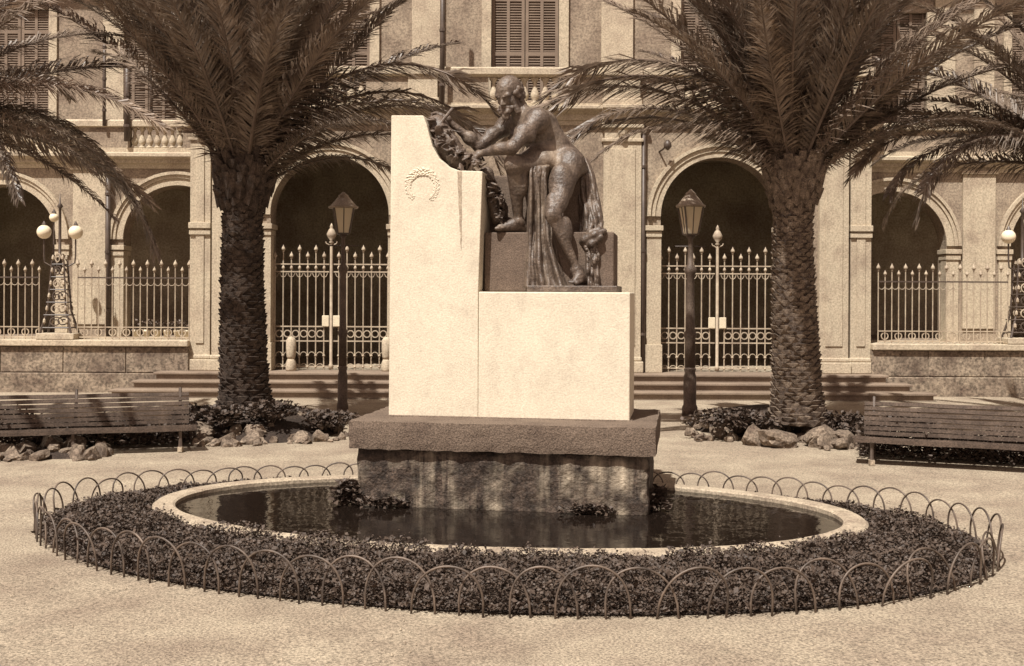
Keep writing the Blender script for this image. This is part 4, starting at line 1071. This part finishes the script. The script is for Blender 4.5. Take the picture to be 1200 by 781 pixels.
def palm(label, base, top, r0, r1, n, seed, extra=(), tm='palm_trunk', lm='leaf_base', emax=86, emin=2, bend0=0.25, bend1=0.55, scale=1.0, skip=None, bulge=1.3):
    q = random.Random(seed)
    t = thing('palm_tree', label, 'palm tree', base)
    b, c = Vector(base), Vector(top); H_ = (c-b).length
    def ctr(f): return b.lerp(c, f) + Vector((0.05*math.sin(f*3+seed), 0.04*math.sin(f*2.3), 0))
    def rad(f):
        r = r0 + (r1-r0)*min(1, f/0.75); r += 0.10*max(0, 1-f/0.12)**2
        if f > 0.80: r += (bulge-1)*r1*math.sin(min(1, (f-0.80)/0.16)*math.pi/2)*(1 if f < 0.97 else 0.8)
        return r
    m = 60; mb = MB(); k = 20
    for i in range(m+1):
        f = i/m; cc = ctr(f)
        for j in range(k):
            a = 2*math.pi*j/k; rr = rad(f)*0.93 + 0.02*mnoise.noise(Vector((math.cos(a)*2, math.sin(a)*2, f*14+seed)))
            mb.v.append((cc.x+rr*math.cos(a), cc.y+rr*math.sin(a), cc.z))
    mb.f = [(i*k+j, i*k+(j+1) % k, (i+1)*k+(j+1) % k, (i+1)*k+j) for i in range(m) for j in range(k)] + [tuple(m*k+j for j in range(k))]
    mb.m = [0]*len(mb.f)
    tr = obj('trunk', mb, tm, t, smooth=True)
    mb = MB(); z = 0.0; row = 0                                        # old leaf bases, a scaly spiral
    while z < H_ - 0.02:
        f = z/H_; rr = rad(f)*0.93; big = f > 0.80
        nb = 10 if not big else 11
        for j in range(nb):
            a = 2*math.pi*(j + 0.5*(row % 2) + q.uniform(-0.16, 0.16))/nb
            cc = ctr(f); hw = (math.pi*rr/nb)*q.uniform(0.8, 1.15); ht = q.uniform(0.035, 0.075) if not big else q.uniform(0.10, 0.28); out = q.uniform(0.03, 0.07) if not big else q.uniform(0.05, 0.17)
            dr = Vector((math.cos(a), math.sin(a), 0)); tn = Vector((-dr.y, dr.x, 0)); p = Vector((cc.x, cc.y, cc.z)) + dr*(rr-0.02)
            tw = 0.75 if not big else 0.5; up = Vector((0,0,1)); sk = tn*q.uniform(-0.02, 0.02)
            mb.add([p-tn*hw, p+tn*hw, p+tn*hw*tw+up*ht+dr*out+sk, p-tn*hw*tw+up*ht+dr*out*0.9+sk, p+up*ht*1.15-dr*0.02, p-up*ht*0.35+dr*out*0.55],
                   [(0,5,3),(5,1,2),(5,2,3),(3,2,4),(0,3,4),(1,4,2)])
        z += 0.062 if not big else 0.085; row += 1
    lb = obj('leaf_bases', mb, lm, tr); lb['kind'] = 'stuff'
    crown = ctr(1.0)
    def put(az, el, bend, roll, sc):
        bi = min(range(6), key=lambda i: abs(BENDS[i]-bend)); me = FR[(bi, q.randrange(2))]
        o = bpy.data.objects.new('frond', me); COL.objects.link(o); o.parent = t
        mt = Matrix.Rotation(az, 4, 'Z') @ Matrix.Rotation(-el, 4, 'Y') @ Matrix.Rotation(roll, 4, 'X')
        off = Vector((math.cos(az)*math.cos(el), math.sin(az)*math.cos(el), 0))*r1*0.55
        o.matrix_basis = Matrix.Translation(crown + off - Vector((0,0,0.06+0.45*math.cos(el)))) @ mt @ Matrix.Scale(sc, 4)
        o.matrix_parent_inverse = Matrix.Translation(-Vector(base))
    for i in range(n):
        f = (i+0.5)/n; az = i*2.39996 + q.uniform(-0.2, 0.2); el = R(emax - (emax-emin)*f**0.95) + q.uniform(-0.1, 0.1)
        if skip and skip(az % (2*math.pi), el): continue
        put(az, el, bend0 + bend1*f + q.uniform(-0.25, 0.25), q.uniform(-0.8, 0.8), scale*q.uniform(0.78, 1.08))
    for az, el, bend, sc in extra: put(R(az), R(el), bend, q.uniform(-0.2, 0.2), sc*scale)
    return t
# azimuth 0 = to the right, 90 = away from the camera, 180 = to the left, 270 = towards the camera
pl = at(287, 482, 17.3); plt = at(287, 190, 17.3)
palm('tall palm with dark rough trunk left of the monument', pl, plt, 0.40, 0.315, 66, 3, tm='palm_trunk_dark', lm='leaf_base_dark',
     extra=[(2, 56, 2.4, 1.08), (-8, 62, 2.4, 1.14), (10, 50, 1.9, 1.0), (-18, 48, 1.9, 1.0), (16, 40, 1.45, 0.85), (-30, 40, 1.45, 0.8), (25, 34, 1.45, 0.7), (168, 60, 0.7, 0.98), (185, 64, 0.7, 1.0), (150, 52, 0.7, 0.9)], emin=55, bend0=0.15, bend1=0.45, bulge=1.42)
pr_ = at(934, 495, 17.0); prt = at(934, 185, 17.0)
palm('tall palm with scaly trunk right of the monument', pr_, prt, 0.41, 0.295, 64, 9,
     extra=[(174, 50, 1.9, 1.12), (188, 56, 2.4, 1.15), (166, 44, 1.9, 1.0), (196, 42, 1.45, 0.85), (180, 62, 2.4, 1.18), (205, 38, 1.45, 0.75), (6, 42, 0.7, 1.0), (-8, 48, 0.7, 1.05), (14, 38, 1.05, 0.9), (-20, 40, 1.45, 0.8)], emin=50, bend0=0.18, bend1=0.5, bulge=1.48)
palm('palm at the left edge with only its drooping fronds in view', at(-125, 500, 16.0), at(-115, 100, 16.0), 0.45, 0.4, 46, 21, extra=[(-10, 5, 1.05, 0.85), (5, -10, 0.7, 0.8), (12, 12, 1.45, 0.9), (-30, 0, 1.05, 0.8)], emin=2, bend1=1.2, scale=0.85)
palm('palm at the right edge with only its arching fronds in view', at(1300, 500, 17.5), at(1285, 165, 17.5), 0.45, 0.4, 46, 33, extra=[(178, 32, 1.45, 0.95), (186, 25, 1.45, 0.9), (170, 40, 1.9, 1.0), (200, 28, 1.9, 0.95)], emin=15, bend1=1.2, scale=0.9)

# ------------------------------------------------------------------ palm beds with rough stones
def rock_meshes(n):
    import bmesh
    out = []
    for i in range(n):
        bm = bmesh.new(); bmesh.ops.create_icosphere(bm, subdivisions=3, radius=1.0)
        rq = random.Random(i+90); cuts = [(Vector((rq.gauss(0,1), rq.gauss(0,1), rq.gauss(0.2,0.8))).normalized(), rq.uniform(0.45, 0.75)) for _ in range(11)]
        for v in bm.verts:
            d = v.co.normalized(); k = 1 + 0.5*mnoise.noise(d*1.3 + Vector((i*5.1, 0, 0))) + 0.32*mnoise.noise(d*3.1 + Vector((0, i*3.3, 0))) + 0.17*mnoise.noise(d*7 + Vector((i, i, 0)))
            v.co = d*k*0.9
            for a, c_ in cuts:                                                          # flat broken faces
                s = v.co.dot(a) - c_
                if s > 0: v.co -= a*s*0.92
        me = bpy.data.meshes.new('rock'); bm.to_mesh(me); bm.free(); me.materials.append(MATS['rock']); out.append(me)
    return out
ROCK = rock_meshes(7)
def bed(name, label, outline, hgt, rocks, seed):
    """outline: (x, y) ring on the ground, rocks: (px, py_base, size)"""
    q = random.Random(seed)
    cx = sum(p[0] for p in outline)/len(outline); cy = sum(p[1] for p in outline)/len(outline)
    t = thing(name, label, 'rock border', (cx, cy, 0))
    mb = MB(); n = len(outline); rings = 7
    for r in range(rings):
        f = 1 - r/rings
        for x, y in outline:
            px, py = cx+(x-cx)*f, cy+(y-cy)*f
            mb.v.append((px, py, -0.03 + hgt*(1-f**2.2) + (0.05*mnoise.noise(Vector((px*2.2, py*2.2, seed))) if r else 0)))
    mb.v.append((cx, cy, hgt)); k = len(mb.v)-1
    mb.f = [(r*n+i, r*n+(i+1) % n, (r+1)*n+(i+1) % n, (r+1)*n+i) for r in range(rings-1) for i in range(n)] + [((rings-1)*n+i, (rings-1)*n+(i+1) % n, k) for i in range(n)]
    mb.m = [0]*len(mb.f)
    obj('soil', mb, 'soil', t, smooth=True)
    more = [(a+q.uniform(-7,7), b+q.uniform(-4,3), c*q.uniform(0.4,0.7), d*0.8) for a, b, c, d in rocks for _ in range(2)]
    for px, py, s, dz in rocks + more:
        s *= 0.82
        Y = gy(py); x = (ray(px, py)[0])*Y
        link('rock', ROCK[q.randrange(len(ROCK))], t, loc=(x, Y, s*0.22+dz*0.8), rot=(q.uniform(-0.4,0.4), q.uniform(-0.4,0.4), q.uniform(0,6.3)), sc=(s*q.uniform(0.8,1.25), s*q.uniform(0.7,1.1), s*q.uniform(0.65,1.0)))
    return t
def oval(px0, px1, pyf, depth, n=28, sq=2.6):
    Y0 = gy(pyf); xa, xb = fx(px0, Y0+depth/2), fx(px1, Y0+depth/2); cx, cy = (xa+xb)/2, Y0+depth/2
    o = []
    for i in range(n):
        a = 2*math.pi*i/n; c, s = math.cos(a), math.sin(a)
        k = (abs(c)**sq + abs(s)**sq)**(-1/sq); o.append((cx+(xb-xa)/2*c*k, cy+depth/2*s*k))
    return o
q = random.Random(77)
lr = []
for px in range(228, 402, 13): lr.append((px+q.uniform(-4,4), 524-0.05*(px-228)+q.uniform(-2,3), q.uniform(0.13,0.24), 0))
for px in range(236, 400, 16): lr.append((px+q.uniform(-5,5), 515-0.05*(px-228)+q.uniform(-3,3), q.uniform(0.12,0.22), q.uniform(0.15,0.3)))
lr += [(237, 520, 0.30, 0.05), (333, 506, 0.30, 0.25), (352, 508, 0.26, 0.2), (372, 508, 0.28, 0.15), (392, 508, 0.22, 0.05), (300, 518, 0.30, 0.1), (276, 518, 0.26, 0.1)]
bed('palm_bed', 'earth mound edged with rough stones at the foot of the left palm', oval(226, 404, 522, 3.4), 0.42, lr, 5)
rr = []
for px in range(806, 1010, 14): rr.append((px+q.uniform(-5,5), 512+0.05*(px-806)+q.uniform(-3,3), q.uniform(0.14,0.25), 0))
for px in range(830, 1000, 18): rr.append((px+q.uniform(-5,5), 506+0.04*(px-806)+q.uniform(-3,3), q.uniform(0.14,0.24), q.uniform(0.1,0.22)))
rr += [(885, 520, 0.30, 0.05), (915, 522, 0.32, 0.05), (960, 521, 0.36, 0.08), (990, 522, 0.30, 0.05), (903, 511, 0.28, 0.15), (820, 500, 0.25, 0.05)]
bed('palm_bed', 'earth mound edged with pale rough stones at the foot of the right palm', oval(806, 1010, 514, 3.6), 0.34, rr, 6)
br_ = []
for px in range(-30, 130, 15): br_.append((px+q.uniform(-4,4), 541-0.02*px+q.uniform(-2,2), q.uniform(0.14,0.24), 0))
br_ += [(30, 536, 0.26, 0.05), (60, 534, 0.24, 0.1), (90, 533, 0.24, 0.06), (118, 535, 0.2, 0.05), (10, 538, 0.28, 0.02)]
bed('stone_edging', 'row of rough stones on the ground before the left bench', oval(-40, 128, 541, 0.7), 0.12, br_, 7)

# ------------------------------------------------------------------ benches
def bench(label, p0, p1, flip):
    """p0, p1: ground points of the front leg line, the seat faces the fountain"""
    a, b = Vector((p0[0], p0[1], 0)), Vector((p1[0], p1[1], 0)); d = (b-a); L = d.length; d.normalize()
    back = Vector((-d.y, d.x, 0)); back = back if back.y > 0 else -back
    t = thing('park_bench', label, 'bench', a)
    def pt(s, o, z): return a + d*s + back*o + Vector((0,0,z))
    def slat(s0, s1, o, z, w, th, tilt):
        u = back*math.cos(tilt) + Vector((0,0,1))*math.sin(tilt); v = back*-math.sin(tilt) + Vector((0,0,1))*math.cos(tilt)
        mb = MB(); vs = []
        m = 8
        for i in range(m+1):
            c = pt(s0+(s1-s0)*i/m, o, z + 0.004*math.sin(i*1.7+z*40)); vs += [c-u*w/2-v*th/2, c+u*w/2-v*th/2, c+u*w/2+v*th/2, c-u*w/2+v*th/2]
        fs = [(4*i+k, 4*i+(k+1) % 4, 4*i+4+(k+1) % 4, 4*i+4+k) for i in range(m) for k in range(4)] + [(3,2,1,0), (4*m,4*m+1,4*m+2,4*m+3)]
        mb.add(vs, fs); return obj('slat', mb, 'slat_wood', t)
    for k in range(5): slat(-0.12, L+0.1, 0.03+0.085*k, 0.345-0.012*k+0.006*(k==0), 0.06, 0.032, -0.1)
    for k in range(7):
        f = k/6; slat(-0.0, L, 0.44+0.05*f+0.09*f*f, 0.372+0.063*k, 0.050, 0.026, R(86)-0.25*f)
    slat(-0.1, L+0.1, 0.0, 0.315, 0.05, 0.03, R(90))
    n = max(2, int(L/1.35)+1)
    for i in range(n):
        s = 0.12 + (L-0.24)*i/(n-1)
        fr = obj('leg_frame', MB().tube([pt(s,0.02,0.0), pt(s,0.05,0.2), pt(s,0.03,0.315)], [0.03,0.022,0.026], 6), 'iron_dark', t)
        obj('rear_leg', MB().tube([pt(s,0.62,0.0), pt(s,0.52,0.2), pt(s,0.47,0.36), pt(s,0.53,0.6), pt(s,0.62,0.84)], 0.022, 6), 'iron_dark', fr)
        obj('seat_bracket', MB().tube([pt(s,0.02,0.305), pt(s,0.46,0.27)], 0.018, 6), 'iron_dark', fr)
        obj('foot_block', MB().box(-0.03,0.03,-0.04,0.04,0.0,0.07), 'rim_stone', fr, loc=pt(s, 0.02, 0))
    return t
bench('long slatted wooden bench on the right facing the fountain', at(1010, 543, gy(543)), at(1262, 556, gy(556)), 1)
bench('long weathered slatted bench at the left edge behind rough stones', at(-60, 543, gy(543)), at(222, 531.5, gy(531.5)), -1)

# ------------------------------------------------------------------ small shrubs
def shrub(label, px, py, w, dpt, h, n, name='low_shrub', zbase=0.0, sz=(0.05, 0.11), Y=None, cat='shrub', m='cover_leaf'):
    Y = Y or gy(py); x = ray(px, py)[0]*Y
    t = thing(name, label, cat, (x, Y, zbase))
    a = rng.uniform(0, 2*math.pi, n); r = np.sqrt(rng.uniform(0, 1, n)); z = rng.uniform(0, 1, n)**0.8
    lump = 1 + 0.35*np.sin(a*3 + w*9) + 0.25*np.sin(a*5 + h*30)
    k = np.sqrt(np.maximum(0.05, 1 - 0.85*z*z))*lump
    P = np.stack([x + w/2*r*np.cos(a)*k, Y + dpt/2*r*np.sin(a)*k, zbase + 0.02 + h*z*(0.7+0.3*lump)], 1)
    leaf_mass('foliage', P, rng.uniform(sz[0], sz[1], n), m, parent=t)
    for i in range(9):
        b = random.uniform(0, 6.28); rr_ = random.uniform(0.1, 0.4)
        obj('stem', MB().tube([(x+0.05*math.cos(b), Y+0.05*math.sin(b), zbase-0.05), (x+w*rr_*math.cos(b)*0.6, Y+dpt*rr_*math.sin(b)*0.6, zbase+h*0.7)], [0.008,0.003], 4), 'palm_trunk', t)
    return t
shrub('low dark shrub between the left bench and the left palm', 232, 497, 0.9, 0.7, 0.30, 1300, zbase=0.1, Y=17.0)
shrub('low dark shrub spreading left of the right palm', 865, 500, 1.25, 0.8, 0.22, 2000, zbase=0.18, Y=16.9)
shrub('low dark shrub right of the right palm beside the bench', 992, 500, 0.7, 0.6, 0.26, 1200, zbase=0.12, Y=16.6)
shrub('scrubby low plant at the lamp post foot left of the monument', 384, 500, 0.8, 0.7, 0.2, 1200, zbase=0.12, Y=17.2)
shrub('straggling plant among the stones at the foot of the left palm', 318, 508, 0.8, 0.6, 0.22, 900, zbase=0.3, Y=16.7)
shrub('straggling plant among the stones below the left bench end', 262, 512, 0.7, 0.5, 0.2, 800, zbase=0.25, Y=16.5)
shrub('water plant tuft against the left end of the plinth', 408, 600, 0.30, 0.28, 0.2, 500, 'water_plant', 0.04, (0.04,0.1), Y=11.35, cat='plant')
shrub('water plant tuft at the right end of the plinth', 770, 600, 0.22, 0.25, 0.2, 400, 'water_plant', 0.04, (0.04,0.09), Y=11.1, cat='plant')
shrub('water plant growing along the plinth front near its left corner', 450, 600, 0.6, 0.10, 0.07, 350, 'water_plant', 0.04, (0.03,0.07), Y=11.16, cat='plant')
shrub('water plant growing along the plinth front near its right corner', 690, 604, 0.6, 0.10, 0.07, 350, 'water_plant', 0.04, (0.03,0.07), Y=10.86, cat='plant')
# pale potted plants standing in a row behind the left railing
ORD = ('leftmost', 'second from the left', 'third from the left', 'third from the right', 'second from the right', 'rightmost')
for i, px in enumerate((160, 172, 184, 196, 208, 219)):
    x = fx(px, 25.3); lab = 'small pale potted plant behind the left railing, ' + ORD[i] + ' of the row'
    t = thing('potted_plant', lab, 'potted plant', (x, 25.3, ZT), group='potted plants behind the left railing')
    obj('pot', MB().lathe([(0.06,0),(0.085,0.14),(0.095,0.14),(0.095,0.2),(0.08,0.195)], 10, (x,25.3,ZT)), 'pot_white', t, smooth=True)
    n = 60; P = np.stack([x+rng.normal(size=n)*0.05, 25.3+rng.normal(size=n)*0.05, ZT+0.18+rng.uniform(0,0.22,n)], 1)
    leaf_mass('foliage', P, rng.uniform(0.05, 0.1, n), 'rachis', parent=t)

# low ivy banks behind the benches
def hedge(label, p0, p1, back, h, n):
    a, b = np.array(p0[:2]), np.array(p1[:2]); d = b-a; L = np.linalg.norm(d); d /= L; nb = np.array([-d[1], d[0]])
    nb = nb if nb[1] > 0 else -nb
    t = thing('low_hedge', label, 'hedge', (float((a+b)[0]/2), float((a+b)[1]/2 + back), 0))
    s_ = rng.uniform(-0.1, L+0.05, n); o = rng.normal(size=n)*0.22 + back; z = rng.uniform(0, 1, n)
    P = a + d*s_[:, None] + nb*o[:, None]
    hh = h*(0.75 + 0.35*np.sin(s_*3.1) * np.sin(s_*1.3+1))
    leaf_mass('foliage', np.stack([P[:, 0], P[:, 1], 0.02 + z*hh], 1), rng.uniform(0.04, 0.09, n), 'cover_leaf', parent=t)
    for i in range(10):
        f = (i+0.5)/10*L; q = a + d*f + nb*back
        obj('stem', MB().tube([(q[0], q[1], -0.05), (q[0]+random.uniform(-.1,.1), q[1]+random.uniform(-.1,.1), h*0.7)], [0.012,0.004], 4), 'palm_trunk', t)
hedge('low dark ivy bank behind the right bench', at(1010, 543, gy(543)), at(1262, 556, gy(556)), 1.05, 0.5, 9000)
hedge('low dark ivy bank behind the left bench', at(-60, 543, gy(543)), at(226, 531.5, gy(531.5)), 1.05, 0.5, 9000)

# loose stones and bits lying on the gravel
def pebbles():
    n = 2600; mb_v = []; mb_f = []
    Y = 5.5 + 17.0*rng.random(n)**1.6; X = rng.uniform(-0.52, 0.52, n)*Y
    for x, y in zip(X, Y):
        du, dv = x-HC[0], y-HC[1]; a_ = (du*math.cos(HTH)-dv*math.sin(HTH))/HA; b_ = (du*math.sin(HTH)+dv*math.cos(HTH))/HB
        if a_*a_+b_*b_ < 1.02: continue
        r = 0.003 + 0.008*random.random()**4; o = len(mb_v); k = random.uniform(0, 6.28)
        for i in range(5):
            t = k + i*2*math.pi/5; q = r*random.uniform(0.7, 1.4); mb_v.append((x+q*math.cos(t), y+q*math.sin(t), -0.004))
        mb_v.append((x+random.uniform(-r,r)*0.3, y+random.uniform(-r,r)*0.3, r*random.uniform(0.8, 1.3)+0.004))
        mb_f += [(o+i, o+(i+1) % 5, o+5) for i in range(5)]
    me = bpy.data.meshes.new('pebbles'); me.from_pydata(mb_v, [], mb_f); me.materials.append(MATS['rim_stone'])
    tag(link('pebbles', me), 'small loose stones scattered over the gravel', 'pebbles', kind='stuff')
pebbles()
